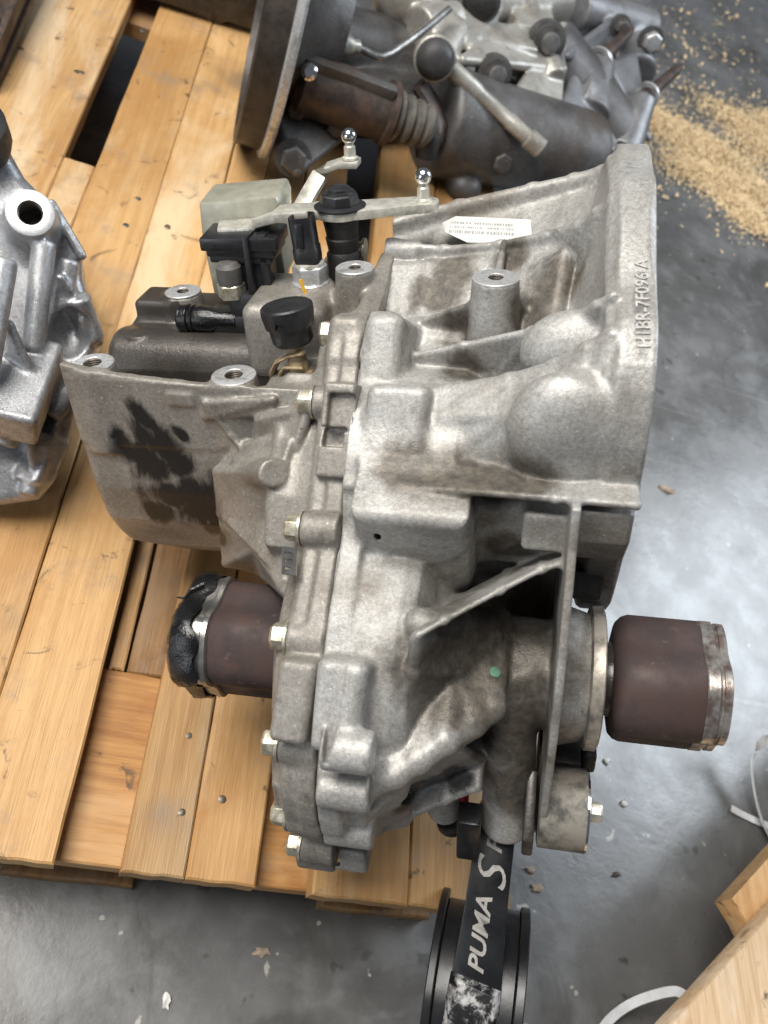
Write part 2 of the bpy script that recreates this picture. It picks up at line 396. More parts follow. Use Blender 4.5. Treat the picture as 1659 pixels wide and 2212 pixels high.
# ------------------------------------------------------------------ setting: floor, pallet
FLOOR = -144.
def floor_mat():
    t = NT('oily_workshop_concrete')
    big = t.noise(2.6, 6, .62, dist=.6); mid = t.noise(14, 6, .65, dist=.3); fine = t.noise(90, 4, .6)
    c = t.mix(t.ramp(big, .36, .64), (.072, .070, .066), (.140, .140, .138))
    c = t.mix(t.ramp(mid, .45, .75, 0, .5), c, (.23, .232, .232))
    c = t.mix(t.ramp(t.noise(7, 5, .6, dist=.8), .56, .66, 0, .55), c, (.045, .041, .036))
    c = t.mix(t.ramp(t.noise(38, 3, .5), .66, .72, 0, .7), c, (.045, .042, .04))
    c = t.mix(t.ramp(t.noise(60, 2, .5, vec=t.mapping(loc=(3, 5, 0))), .73, .77, 0, .8), c, (.45, .43, .38))
    # long pale scuffs
    sc_ = t.noise(9, 3, .5, vec=t.mapping(scale=(.25, 7, 1), rot=(0, 0, -.62)))
    c = t.mix(t.ramp(sc_, .70, .78, 0, .35), c, (.36, .35, .33))
    vo = t.n('ShaderNodeTexVoronoi', feature='DISTANCE_TO_EDGE'); vo.inputs['Scale'].default_value = 1.1
    wv = t.n('ShaderNodeVectorMath'); wv.operation = 'ADD'; nv_ = t.n('ShaderNodeTexNoise'); nv_.inputs['Scale'].default_value = 6; t.l(t.tc, nv_.inputs['Vector'])
    sv = t.n('ShaderNodeVectorMath'); sv.operation = 'SCALE'; sv.inputs['Scale'].default_value = .22; t.l(nv_.outputs['Color'], sv.inputs[0]); t.l(t.tc, wv.inputs[0]); t.l(sv.outputs[0], wv.inputs[1]); t.l(wv.outputs[0], vo.inputs['Vector'])
    c = t.mix(t.ramp(vo.outputs['Distance'], .004, .001, 0, .22), c, (.04, .038, .036))            # hairline cracks
    for k, (rz, sx) in enumerate(((.5, 9.), (-.9, 12.), (1.3, 7.))):
        sn = t.noise(5, 2, .5, vec=t.mapping(scale=(.12, sx, 1), rot=(0, 0, rz), loc=(k*3.1, k, 0)))
        c = t.mix(t.ramp(sn, .735, .75, 0, .3), c, (.33, .32, .30))                                # scratches
    t.set(col=c, rough=t.ramp(mid, .3, .7, .23, .38), spec=.95)
    t.bump(mid, .12, .004); t.bump(fine, .2, .0008)
    return t.m
me = bpy.data.meshes.new('floor'); g = 14.
me.from_pydata([(-g, -g, FLOOR*S), (g, -g, FLOOR*S), (g, g, FLOOR*S), (-g, g, FLOOR*S)], [], [[0, 1, 2, 3]])
floor = link('floor', me, floor_mat()); tag(floor, kind='structure')

def wood(name, base=(.55, .325, .135), dark=(.41, .215, .075), pale=(.62, .44, .25), stain=.8, axis=1, rough=.5):
    t = NT(name); oi = t.n('ShaderNodeObjectInfo').outputs['Random']
    off = t.n('ShaderNodeCombineXYZ'); t.l(t.math('MULTIPLY', oi, 7.3), off.inputs[0]); t.l(t.math('MULTIPLY', oi, 3.1), off.inputs[2])
    va = t.n('ShaderNodeVectorMath'); va.operation = 'ADD'; t.l(t.tc, va.inputs[0]); t.l(off.outputs[0], va.inputs[1])
    sc_ = [1, 1, 1]; sc_[axis] = .045
    gv = t.mapping(scale=tuple(sc_), vec=va.outputs[0])
    g1 = t.noise(150, 5, .65, vec=gv, dist=.3); g2 = t.noise(700, 3, .6, vec=gv)
    sb = [1, 1, 1]; sb[axis] = .35
    blot = t.noise(11, 5, .6, vec=t.mapping(scale=tuple(sb), vec=va.outputs[0]), dist=.5)
    c = t.mix(t.ramp(g1, .36, .70, 0, .75), base, dark)
    c = t.mix(t.ramp(t.noise(7.5, 6, .65, vec=t.mapping(scale=tuple(1 if k != axis else .55 for k in range(3)), vec=va.outputs[0]), dist=.7), .46, .68, 0, .7), c, (dark[0]*.95, dark[1]*.85, dark[2]*.7))
    c = t.mix(t.ramp(g2, .45, .75, 0, .28), c, tuple(x*.75 for x in dark))
    c = t.mix(t.ramp(blot, .50, .68, 0, .75), c, pale)
    vr = t.n('ShaderNodeHueSaturation'); t.l(c, vr.inputs['Color']); t.l(t.ramp(oi, 0, 1, .74, 1.08), vr.inputs['Value']); c = vr.outputs[0]
    c = t.mix(t.ramp(t.noise(32, 5, .65, vec=va.outputs[0], dist=.8), .70-.1*stain, .78-.06*stain, 0, .85), c, (.065, .045, .03))
    c = t.mix(t.ramp(t.noise(5, 3, .6, vec=va.outputs[0]), .58, .72, 0, .25+stain*.5), c, (.20, .13, .075))
    sp = [1, 1, 1]; sp[axis] = .02
    spl = t.noise(34, 3, .5, vec=t.mapping(scale=tuple(sp), vec=va.outputs[0]), dist=.15)
    c = t.mix(t.ramp(spl, .72, .745, 0, .75), c, tuple(x*.35 for x in dark))                       # splits along the grain
    vo = t.n('ShaderNodeTexVoronoi'); vo.inputs['Scale'].default_value = 9; sk = [1, 1, 1]; sk[axis] = .42
    t.l(t.mapping(scale=tuple(sk), vec=va.outputs[0]), vo.inputs['Vector']); vo.inputs['Randomness'].default_value = 1
    c = t.mix(t.ramp(vo.outputs['Distance'], .10, .05, 0, .8), c, (.16, .075, .03))              # knots
    c = t.mix(t.ramp(t.noise(20, 6, .7, vec=va.outputs[0]), .58-.06*stain, .72, 0, .5), c, (.27, .21, .16))
    t.set(col=c, rough=rough, spec=.35); t.bump(spl, .4, .001); t.bump(g2, .35, .0012); t.bump(g1, .25, .0015)
    return t.m
MAT['wood'] = wood('pallet_board'); MAT['wood_low'] = wood('pallet_cross_board', base=(.50, .26, .085), dark=(.29, .125, .035), pale=(.58, .36, .17), axis=0)
MAT['wood_mid'] = wood('half_worn_board', base=(.55, .34, .15), dark=(.42, .235, .09), pale=(.62, .47, .30), stain=1.)
MAT['wood_worn'] = wood('worn_pallet_board', base=(.62, .40, .19), dark=(.42, .23, .09), pale=(.74, .60, .42), stain=1.)
MAT['wood_dirty'] = wood('dirty_pallet_board', base=(.34, .19, .075), dark=(.16, .08, .03), pale=(.36, .24, .14), stain=1.)
MAT['nail'] = simple('rusty_nail_head', (.20, .17, .13), .45, .7, .4, 300, .3)

pallet = tag(empty('pallet', (.07, .6, FLOOR*S)), 'honey coloured wooden pallet under the three gearboxes', 'pallet')
def board(parent, name, x0, x1, y0, y1, zt, th, mat, seg=24, jag=.45, wob=.8, org=None):
    """a plank with slightly wandering edges and rough sawn ends, top at zt"""
    long_y = (y1-y0) > (x1-x0); n = seg; L0, L1 = (y0, y1) if long_y else (x0, x1); A0, A1 = (x0, x1) if long_y else (y0, y1)
    m = 6; v = []; f = []
    a_w = np.cumsum(RNG.normal(0, wob*.35, n+1)); b_w = np.cumsum(RNG.normal(0, wob*.35, n+1)); a_w -= a_w.mean(); b_w -= b_w.mean()
    e0 = RNG.normal(0, jag, m+1); e1 = RNG.normal(0, jag, m+1)
    bev = 1.6
    def pt(i, j, z, inset):
        s_ = i/n; q = j/m; a = A0+(A1-A0)*q+a_w[i]*(1-q)+b_w[i]*q; l = L0+(L1-L0)*s_+e0[j]*(i == 0)+e1[j]*(i == n)
        if inset:
            a += inset*(j == 0)-inset*(j == m); l += inset*(i == 0)-inset*(i == n)
        return (a, l, z) if long_y else (l, a, z)
    lay = [(zt, bev), (zt-bev, 0), (zt-th, 0)]
    for z, ins in lay:
        for i in range(n+1):
            for j in range(m+1):
                v.append(pt(i, j, z+(RNG.normal(0, .12) if ins else 0), ins))
    K = (n+1)*(m+1); id_ = lambda l, i, j: l*K+i*(m+1)+j
    for i in range(n):
        for j in range(m):
            f.append([id_(0, i, j), id_(0, i+1, j), id_(0, i+1, j+1), id_(0, i, j+1)]); f.append([id_(2, i, j), id_(2, i, j+1), id_(2, i+1, j+1), id_(2, i+1, j)])
    for l in (0, 1):
        for i in range(n):
            f.append([id_(l, i, 0), id_(l+1, i, 0), id_(l+1, i+1, 0), id_(l, i+1, 0)]); f.append([id_(l, i, m), id_(l, i+1, m), id_(l+1, i+1, m), id_(l+1, i, m)])
        for j in range(m):
            f.append([id_(l, 0, j), id_(l, 0, j+1), id_(l+1, 0, j+1), id_(l+1, 0, j)]); f.append([id_(l, n, j), id_(l+1, n, j), id_(l+1, n, j+1), id_(l, n, j+1)])
    mb = MB(); o_ = np.array(parent.location)/S if org is None else np.asarray(org)
    mb.add([np.array(p)-o_ for p in v], f)
    return mb.build(name, mat, parent, sharp=40)
Y0, Y1 = 96., 1300.
deck = [(-360, -196, 'wood_worn'), (-161, -88.4, 'wood_mid'), (-88, -21, 'wood_mid'), (25, 71.3, 'wood'), (72.5, 125, 'wood'), (168, 246, 'wood'), (247.5, 336, 'wood'), ]
boards = []
for x0, x1, m_ in deck: boards.append(board(pallet, 'deck_board', x0, x1, Y0+RNG.normal(0, .7), Y1, RNG.normal(0, .3), 21.5, MAT[m_], seg=40))
boards.append(board(pallet, 'deck_board', -20, 24, 505, Y1, -.6, 20.5, MAT['wood_mid'], seg=30)); boards.append(board(pallet, 'deck_board', -195, -162, 300, 819, -.8, 20.5, MAT['wood_mid'], seg=20))
board(pallet, 'stringer_board', 0, 66, 252, 662, -26, 20, MAT['wood_dirty'], seg=20); board(pallet, 'stringer_board', -17, -4, 252, 662, -24, 20, MAT['wood_worn'], seg=20)
for y0, y1 in ((102, 250), (664, 815), (1150, 1295)): board(pallet, 'cross_board', -358, 334, y0, y1, -22.5, 21, MAT['wood_low'], seg=30)
for bx_ in (-290, -10, 262):
    for by_ in (176, 740, 1220): 
        mb = MB().box(np.array([bx_, by_, -83.])-np.array(pallet.location)/S, (50 if bx_ != -10 else 60, 50, 39), b=1.5); mb.build('block', MAT['wood_dirty'], pallet)
    board(pallet, 'bottom_board', bx_-52, bx_+52, 104, 1290, -123, 20.5, MAT['wood_dirty'], seg=20)
def nail(px, py, r=3.6):
    p = W(px, py, 0)-np.array(pallet.location)/S
    MB().lathe(p+np.array([0, 0, -.6]), (0, 0, 1), [(0, r), (.9, r), (1.5, r*.7)], n=12).build('nail', MAT['nail'], pallet)
for q in ((408, 1590), (480, 1727), (392, 1755), (298, 430), (272, 487), (362, 490), (962, 1762), (45, 105), (166, 155), (176, 157), (308, 67)): nail(*q)
# ------------------------------------------------------------------ the main gearbox
GB = empty('gearbox'); GB.matrix_world = GMAT
tag(GB, 'large grey cast aluminium gearbox lying in the middle of the pallet', 'gearbox')
C = np.array([75., 68.]); DC = np.array([-85., -56.])      # input shaft and differential axes (y, z)
VX = 1.3
joint = [(150, 118), (100, 112), (62, 120), (25, 143), (6, 143), (-16, 132), (-21, 122), (-33, 113), (-44, 103), (-57, 91), (-75, 74), (-88, 60), (-103, 47), (-120, 37), (-138, 28), (-149, 14), (-165, 0), (-176, -16), (-186, -37), (-195, -51), (-200, -70), (-197, -100), (-178, -140), (-140, -168), (-90, -176), (-20, -150), (60, -100), (150, -50)]
def inset(poly, d):
    p = np.array(poly, float); n = len(p); o = []
    for i in range(n):
        e = unit(p[(i+1) % n]-p[i-1]); o.append(tuple(p[i]-d*np.array([e[1], -e[0]])))
    return o
def chaikin(poly):
    p = np.array(poly, float); o = []
    for i in range(len(p)): a, b = p[i], p[(i+1) % len(p)]; o += [tuple(a*.75+b*.25), tuple(a*.25+b*.75)]
    return o
joint = chaikin(joint)
def polar(a, r): a = math.radians(a); return (C[0]-r*math.cos(a), C[1]+r*math.sin(a))
def PL(lst): return [P(q[0], q[1], y=q[2]) for q in lst]
def down(pts, d): return [p+np.array(d, float) for p in pts]

# ---- bell housing
f = Field((16, -222, -232), (200, 215, 238), VX)
f.rev(C, [(20, 44), (60, 48), (100, 56), (128, 72), (146, 98), (158, 130), (166, 150), (182, 150)], 0)
fl = [polar(a, r) for a, r in ((300, 158), (320, 158), (335, 150), (350, 149), (0, 153), (10, 163), (20, 171), (30, 174), (38, 170), (46, 156), (54, 149), (62, 147), (72, 149), (80, 153), (88, 149), (100, 158), (112, 160), (125, 160), (150, 160), (175, 160), (200, 160), (225, 158), (260, 158))]
f.px(chaikin(fl), 166, 186, 5, 2.5)
f.px([polar(a, r) for a, r in ((330, 144), (0, 150), (20, 166), (30, 169), (38, 164), (46, 150), (54, 143), (62, 142), (72, 144), (80, 149), (100, 151), (130, 152), (220, 140))], 160, 170, 8, 2)
# fin 1 (carries the label behind it) with the bolt boss at its left end
r1 = PL([(795, 540, 98), (850, 530, 97), (960, 540, 92), (1080, 530, 80), (1180, 510, 66), (1250, 487, 54), (1290, 460, 46), (1325, 432, 40)])
f.strip(r1, down(r1, (0, 4, -52)), 2.8, 3)
f.cyl(P(800, 543, y=98), P(905, 545, y=96), 9.5, 7, 5)
# far fin along the silhouette
r0 = PL([(840, 486, 128), (990, 446, 135), (1150, 410, 140), (1240, 390, 140), (1300, 372, 135)])
f.strip(r0, down(r0, (0, 0, -40)), 4.2, 3)
f.strip(down(r0, (0, 2, -8)), down(r1[1:6], (0, 2, -22)), 3., 4)
# fin 2
r2 = PL([(880, 772, 4), (1000, 748, -2), (1150, 716, -12), (1230, 692, -20), (1290, 660, -30), (1325, 640, -34)])
f.strip(r2, down(r2, (0, 12, -60)), 2.4, 3)
# fin 3 = upper edge of the front face, then the front face itself
r3 = PL([(800, 850, -30), (860, 850, -33), (960, 848, -38), (1100, 824, -45), (1200, 794, -52), (1270, 756, -58), (1325, 724, -60)])
m3 = PL([(785, 900, -44), (850, 902, -47), (960, 905, -53), (1100, 895, -62), (1200, 880, -68), (1270, 868, -74), (1330, 862, -76)])
l3 = PL([(765, 985, -56), (840, 988, -57), (960, 992, -62), (1100, 996, -70), (1200, 1000, -76), (1270, 1004, -80), (1340, 1006, -80)])
b3 = PL([(748, 1040, -50), (840, 1046, -49), (960, 1050, -53), (1100, 1058, -60), (1200, 1064, -66), (1270, 1070, -72), (1350, 1076, -74)])
b3 = [p+np.array([0, 18, 0]) for p in PL([(748, 1062, -50), (840, 1070, -49), (960, 1074, -53), (1100, 1084, -60), (1200, 1090, -66), (1270, 1096, -72), (1350, 1100, -74)])]
for a, b in ((r3, m3), (m3, l3)): f.strip(down(a, (0, 4, -2)), down(b, (0, 4, -2)), 4.2, 3)
f.strip(down(l3, (0, 6, -1)), b3, 3.5, 4)
f.strip(down(r3, (0, 2, -1)), down(r3, (0, 22, -56)), 2.2, 2)
f.strip(down(m3, (0, 16, -4)), down(l3, (0, 18, 4)), 11, 3)
f.ball(P(1216, 925, y=-71), (30, 17, 33), 7)
f.ball(P(1265, 935, y=-70), (22, 13, 28), 8)
f.ball(P(1205, 990, y=-70), (24, 13, 20), 6)
f.box(P(860, 910, y=-50), (18.5, 11, 21), R=[(1, -.1, 0), (.1, .87, -.5), (0, .5, .87)], k=2.5, rd=6)
f.box(P(915, 1006, y=-58), (29, 10, 11), R=[(1, -.1, 0), (.1, .87, -.5), (0, .5, .87)], k=3, rd=6)
# dome in the recess between fins 2 and 3
f.ball(P(1245, 765, y=-22), (32, 18, 26), 3)
f.strip(down(r2, (0, 12, -58)), down(r3, (0, 24, -54)), 4, 3)
# rounded ear of the top bolt
f.box(P(836, 758, y=-2), (12, 17, 22), R=[(1, -.05, 0), (.05, .85, -.52), (0, .52, .85)], k=3, rd=8)
# ridge 4
r4 = PL([(744, 1046, -82), (860, 1053, -87), (1000, 1061, -92), (1200, 1077, -97), (1375, 1092, -99)])
f.strip(r4, down(r4, (0, 56, 2)), 2.2, 2.5)
# valley boss with gussets
bt = P(1071, 601, y=22)
f.cyl(bt+np.array([0, 0, -46]), bt, 17.5, 14.2, 7, .8)
f.tri(bt+np.array([-12, 4, -18]), bt+np.array([-52, 20, -40]), bt+np.array([-12, 10, -46]), 2.2, 5)
f.tri(bt+np.array([12, 4, -18]), bt+np.array([40, 14, -34]), bt+np.array([12, 10, -40]), 2.2, 6)
f.tri(bt+np.array([0, 12, -4]), bt+np.array([2, 46, 6]), bt+np.array([0, 40, -30]), 2.2, 5)
# valley floor follows the case
f.strip(down(PL([(800, 752, 14), (900, 756, 10), (1080, 742, 2), (1200, 705, -8)]), (0, 0, -20)), down(PL([(800, 690, 40), (900, 690, 38), (1080, 690, 30), (1200, 650, 20)]), (0, 0, -16)), 6, 3)
f.strip(down(PL([(800, 690, 40), (900, 690, 38), (1080, 690, 30), (1200, 650, 20)]), (0, 0, -14)), PL([(850, 590, 85), (930, 585, 85), (1080, 570, 76), (1220, 548, 60)]), 7, 5)
# pinion bulge and differential
f.prism((0, -101, 55), (1, 0, 0), (0, -.36, .933), [(30, 26), (96, 26), (98, 2), (95, -10), (86, -20), (72, -26), (50, -29), (30, -29)], -44, 0, 3, 7)
f.rev((-18, 44), [(20, 74), (84, 74), (95, 68), (98, 58)], 5)
f.rev(DC, [(20, 98), (60, 97), (69, 93), (78, 70), (92, 48), (112, 36), (150, 34), (153, 46), (174, 40)], 3)
f.box((108, 12, -14), (44, 50, 88), k=6, rd=10)
f.px(inset(joint, 0), 20, 34, 4, 2)
f.px(inset(joint, 7), 20, 48, 6, 4)
# shelf rib
sh = PL([(903, 1372, -152), (960, 1340, -142), (1080, 1276, -120), (1170, 1230, -105), (1212, 1218, -101)])
f.strip(sh, [p+np.array([2, 60, -38]) for p in sh], 1.7, 3)
# rim plate continuing round the differential
pl = PL([(1252, 1100, -112), (1241, 1190, -116), (1222, 1300, -128), (1203, 1400, -138), (1190, 1500, -146), (1182, 1600, -150), (1173, 1700, -152), (1164, 1800, -150)])
f.px([(p[1], p[2]) for p in pl]+[(-100, -212), (0, -175), (70, -80), (60, 60)], 149.5, 154.5, 4, 1.5)
f.box(P(1190, 1135, y=-84), (16, 9, 13), k=4, rd=3)
f.strip(PL([(1040, 1090, -72), (1215, 1105, -80)]), PL([(1040, 1190, -50), (1215, 1200, -56)]), 6, 6)
# lit block of the flange under the ridge
f.px([(-97, 84), (-95, 62), (-82, 40), (-40, 32), (-40, 84)], 152, 184, 4, 3)
# smooth hollow panel from the differential edge round to the mount column
pa_ = PL([(900, 1380, -150), (893, 1450, -153), (872, 1530, -157), (840, 1610, -168), (800, 1680, -182)])
pb_ = PL([(985, 1372, -118), (985, 1450, -128), (975, 1530, -138), (945, 1590, -152), (880, 1660, -174)])
pc_ = PL([(1070, 1370, -98), (1072, 1450, -110), (1068, 1525, -124), (1030, 1575, -140), (950, 1625, -160)])
f.strip(pa_, pb_, 4, 4); f.strip(pb_, pc_, 4, 4)
f.strip(down(pa_, (0, 16, -4)), down(pc_, (0, 16, -4)), 9, 3)
# mount column and hub rib
f.cyl(P(1108, 1425, y=-100), P(1092, 1790, y=-122), 17, 17, 9, 6)
# ribs of the lower differential wall
rb = PL([(770, 1812, -160), (870, 1768, -152), (960, 1728, -144), (1032, 1700, -138)])
f.strip(rb, down(rb, (2, 50, 30)), 2.6, 5)
f.strip(PL([(770, 1800, -168), (800, 1740, -180)]), PL([(870, 1765, -150), (862, 1690, -176)]), 5, 6)
f.cyl(P(960, 1735, y=-118)+np.array([0, 0, 20]), P(960, 1752, y=-118), 13, 12, 3)
# oil-dark pockets between the ribs
f.ball(P(935, 1690, y=-158), (30, 18, 17), 3, cut=True)
ra = PL([(795, 1700, -186), (850, 1672, -184), (900, 1640, -176), (960, 1598, -165), (1020, 1562, -150), (1062, 1530, -138)])
f.strip(ra, down(ra, (0, 44, 12)), 8, 8)
f.strip(ra[:4], down(rb, (0, 14, 10)), 3.5, 5)
# right half of the split lugs
f.box(P(742, 1515, y=-169), (15, 17, 26), R=[(1, -.12, 0), (.12, .8, -.6), (0, .6, .8)], k=4, rd=7)
f.cyl(P(745, 1620, y=-194)+np.array([-12, 0, 0]), P(745, 1620, y=-194)+np.array([16, 0, 0]), 12, None, 4, 2.5)
f.cyl(P(735, 1705, y=-193)+np.array([-12, 0, 0]), P(735, 1705, y=-193)+np.array([18, 0, 0]), 11.5, None, 3, 2)
f.cyl(P(740, 1785, y=-184)+np.array([-12, 0, 0]), P(740, 1785, y=-184)+np.array([20, 0, 0]), 11.5, None, 3, 2)
f.box(P(750, 1828, y=-160), (16, 12, 12), k=5, rd=3)
for q in ((822, 1132, -92), (796, 1393, -166), (776, 1505, -195), (776, 1640, -190), (772, 1722, -190)):
    f.ball(P(*q[:2], y=q[2]), (3.2 if q[1] != 1505 else 4.5, 12, 7 if q[1] != 1505 else 13), 1.5, cut=True)
f.px(inset(joint, -24), 0, 20.6, 0, 0, True)
# lug gap
f.prism(P(692, 1495, y=-200), (1, 0, 0), (0, .6, .8), [(-1.5, -44), (1, -44), (3.6, -22), (5.5, 4), (4.5, 20), (0, 30), (-3.6, 18), (-4.5, -4)], -34, 26, 1, 0, True)
f.cyl(bt-np.array([0, 0, 14]), bt+np.array([0, 0, 3]), 4.5, None, 0, 0, True)
bell = link('bell_housing', f.mesh('bell_housing'), MAT['bell'], GB)

# ---- gear case
f = Field((-205, -222, -215), (24, 170, 176), VX)
f.px([(-25, 109), (-25, 22), (-21, -8), (-6, -42), (18, -66), (60, -84), (130, -84), (130, 60), (20, 86)], -181, 6, 0, 9)
e = P(205, 1140, y=-20); f.box(e+np.array([-26, 60, -26]), (30, 120, 62), R=[(.77, 0, .64), (0, 1, 0), (-.64, 0, .77)], k=16, rd=4, cut=True)
f.prism((0, 0, 0), (1, 0, 0), (0, 0, 1), [(-178, 119), (-160, 114), (-34, 104), (-34, 60), (-178, 60)], 19, 25, 3, 1)
f.box((-100, 7, 120), (66, 25, 50), k=1, rd=4, cut=True)
f.box((-120, 108, -46), (50, 40, 38), k=8, rd=10)                  # sump foot the box stands on
for px, py, hw in ((372, 838, 7), (385, 834, 4), (455, 845, 5)):
    q = P(px, py, y=-22); f.box(q, (hw, 2.4, 4), k=1.5, rd=1)
q = P(392, 862, y=-25); f.box(q, (9, 2.2, 5), k=2, rd=1.5)
# rim bosses and the rear boss
bosses = []
for (px, py, y, r, hgt) in ((200, 785, -12, 14.2, 60), (505, 811, -12, 14.6, 45), (395, 630, 92, 13.5, 40), (766, 579, 58, 12.8, 40)):
    b = P(px, py, y=y); bosses.append((b, r)); f.cyl(b-np.array([0, -2, hgt]), b, r*1.25, r, 5, .8)
# flange along the split
f.px(inset(joint, 0), 9, 19.4, 3, 1.5)
f.px(inset(joint, 2), -3, 19.4, 3, 5)
f.px(inset(joint, 13), -11, 19.4, 6, 5)
f.rev(DC, [(-24, 40), (-20, 56), (-10, 84), (-2, 91), (19.4, 95)], 5)
f.px([(-8, 112), (-40, 88), (-70, 60), (-86, 32), (-70, 0), (0, 10), (20, 90)], -34, 6, 5, 6)
# bolt bosses
bolts = [(712, 720, 8), (664, 868, -34), (637, 1140, -92), (608, 1375, -142), (590, 1605, -178), (609, 1755, -186), (640, 1822, -172)]
bp = []
for px, py, y in bolts:
    p = P(px, py, y=y); bp.append(p); f.cyl(p+np.array([5, 0, 0]), (19.4, p[1], p[2]), 10.4, 11, 3, 1)
f.box(P(822, 760, y=-4), (16, 13, 18), k=4, rd=5) if False else None
# pad with the window
RP = [(1, -.08, 0), (.08, .84, -.54), (0, .54, .84)]
a = P(726, 935, y=-62); f.box(a+np.array([0, 12, -6]), (10, 13, 28), R=RP, k=3, rd=2)
f.box(a+np.array([1, 4, 12]), (7.5, 9, 11), R=RP, k=1, rd=1, cut=True)
f.box(a+np.array([-3, 6, -7]), (8, 8, 6), R=RP, k=1, rd=1, cut=True)
# webs between wall and flange
f.strip(PL([(470, 1018, -32), (478, 1105, -30)]), PL([(612, 1012, -56), (628, 1118, -66)]), 3.5, 2)
f.strip(PL([(470, 1018, -30), (612, 1008, -56)]), PL([(520, 962, -26), (628, 955, -46)]), 3, 2)
f.strip(PL([(560, 905, -30), (560, 960, -28)]), PL([(668, 880, -36), (640, 965, -46)]), 3.5, 2)
f.strip(PL([(482, 1110, -30), (555, 1185, -52), (618, 1275, -100)]), PL([(490, 1215, -24), (560, 1230, -24), (618, 1290, -50)]), 3.5, 2.5)
f.tri(P(478, 1105, y=-28), P(628, 1115, y=-66), P(618, 1250, y=-90), 3, 2)
f.strip(PL([(440, 868, -27), (500, 940, -28), (550, 1010, -36)]), down(PL([(440, 868, -27), (500, 940, -28), (550, 1010, -36)]), (0, 12, 0)), 1.6, 2)
f.strip(PL([(445, 870, -27), (590, 862, -30)]), PL([(445, 900, -26), (590, 892, -28)]), 2., 2)
f.cyl(P(552, 1018, y=-40), P(590, 1022, y=-66), 9, 9, 4)
f.box(P(640, 700, y=60), (28, 34, 26), k=10, rd=8)
f.box(P(655, 842, y=0), (22, 26, 10), k=6, rd=5)
f.cyl(P(672, 612, y=66)-np.array([0, 0, 46]), P(672, 612, y=66), 15.5, 13.5, 8, 2)
f.strip(PL([(835, 560, 92), (808, 620, 60), (780, 690, 20)]), PL([(880, 560, 95), (860, 640, 62), (840, 700, 25)]), 5, 5)
f.cyl(P(735, 555, y=112)-np.array([0, 0, 60]), P(735, 555, y=112), 15, 12, 5, 2)
# top block beside the split that carries the long casting ear
e0 = P(750, 735, y=2); f.box(e0+np.array([0, 4, -2]), (11, 13, 15), R=[(1, -.05, 0), (.05, .9, -.45), (0, .45, .9)], k=4, rd=6)
# left lug and lower steps
f.box(P(652, 1505, y=-168), (11, 17, 23), R=[(1, -.12, 0), (.12, .8, -.6), (0, .6, .8)], k=4, rd=4)
f.box(P(640, 1680, y=-178), (11, 14, 12), k=4, rd=3)
f.box(P(688, 1830, y=-158), (14, 12, 11), k=4, rd=3)
f.prism(P(692, 1495, y=-200), (1, 0, 0), (0, .6, .8), [(-1.5, -44), (1, -44), (3.6, -22), (5.5, 4), (4.5, 20), (0, 30), (-3.6, 18), (-4.5, -4)], -34, 26, 1, 0, True)
for (b, r), br in zip(bosses, (6.1, 5.9, 4.4, 4.1)): f.cyl(b-np.array([0, 0, 14]), b+np.array([0, 0, 3]), br, None, 0, 0, True)
case = link('gear_case', f.mesh('gear_case'), MAT['case'], GB)

# ---- oil-black top of the case behind the trough
f = Field((-200, -20, 20), (24, 160, 130), VX)
f.px([(30, 50), (30, 88), (40, 99), (62, 103), (130, 106), (150, 70), (150, 40), (40, 40)], -176, -4, 0, 4)
f.cyl((-178, 52, 88), (-10, 52, 88), 20, None, 8, 6)
f.cyl(P(395, 630, y=92)-np.array([0, -2, 36]), P(395, 630, y=92)-np.array([0, 0, .4]), 16, 13.4, 6, .5)
f.box(P(395, 630, y=92)-np.array([18, 0, 22]), (16, 16, 20), k=6, rd=4)
f.cyl(P(395, 630, y=92)-np.array([0, 0, 14]), P(395, 630, y=92)+np.array([0, 0, 3]), 4.4, None, 0, 0, True)
e = P(225, 745, y=45); f.box(e+np.array([-24, 40, 0]), (22, 90, 60), R=[(.86, -.5, 0), (.5, .86, 0), (0, 0, 1)], k=3, rd=2, cut=True)
f.cyl(P(300, 722, y=50)-np.array([0, 0, 6]), P(300, 722, y=50)+np.array([0, 0, 1.5]), 9, None, 2, 1)
cover = link('top_cover', f.mesh('top_cover'), MAT['cover'], GB)
MB().box((-100, 5, 68), (70, 26, 1)).build('trough_floor', MAT['dirty_black'], GB)

# ---- gasket line of the split
mb = MB(); jl = inset(joint, .6)
mb.prism([(19.2, a, b) for a, b in inset(joint, 2.6)], (1.6, 0, 0)); mb.build('gasket', MAT['dirty_black'], GB)

def hexbolt(name, p, d, r=8.2, l=9, mat='bolt', parent=GB, washer=1.28, a0=.3):
    d = unit(d); mb = MB()
    mb.lathe(p, d, [(0, r*washer), (1.6, r*washer), (2.4, r*1.05)], n=24)
    o = mb.build(name, MAT[mat], parent)
    MB().lathe(np.asarray(p)+d*1.8, d, [(0, r), (l*.8, r), (l, r*.84)], n=6, a0=a0).build('bolt_head', MAT[mat], o, sharp=20, bevel=.5)
    return o
for i, p in enumerate(bp): hexbolt('flange_bolt', p+np.array([5, 0, 0]), (-1, 0, 0), a0=.3+.4*i)
hexbolt('flange_bolt', P(790, 541, y=98), (-1, 0, 0), 6.6, 7.5)
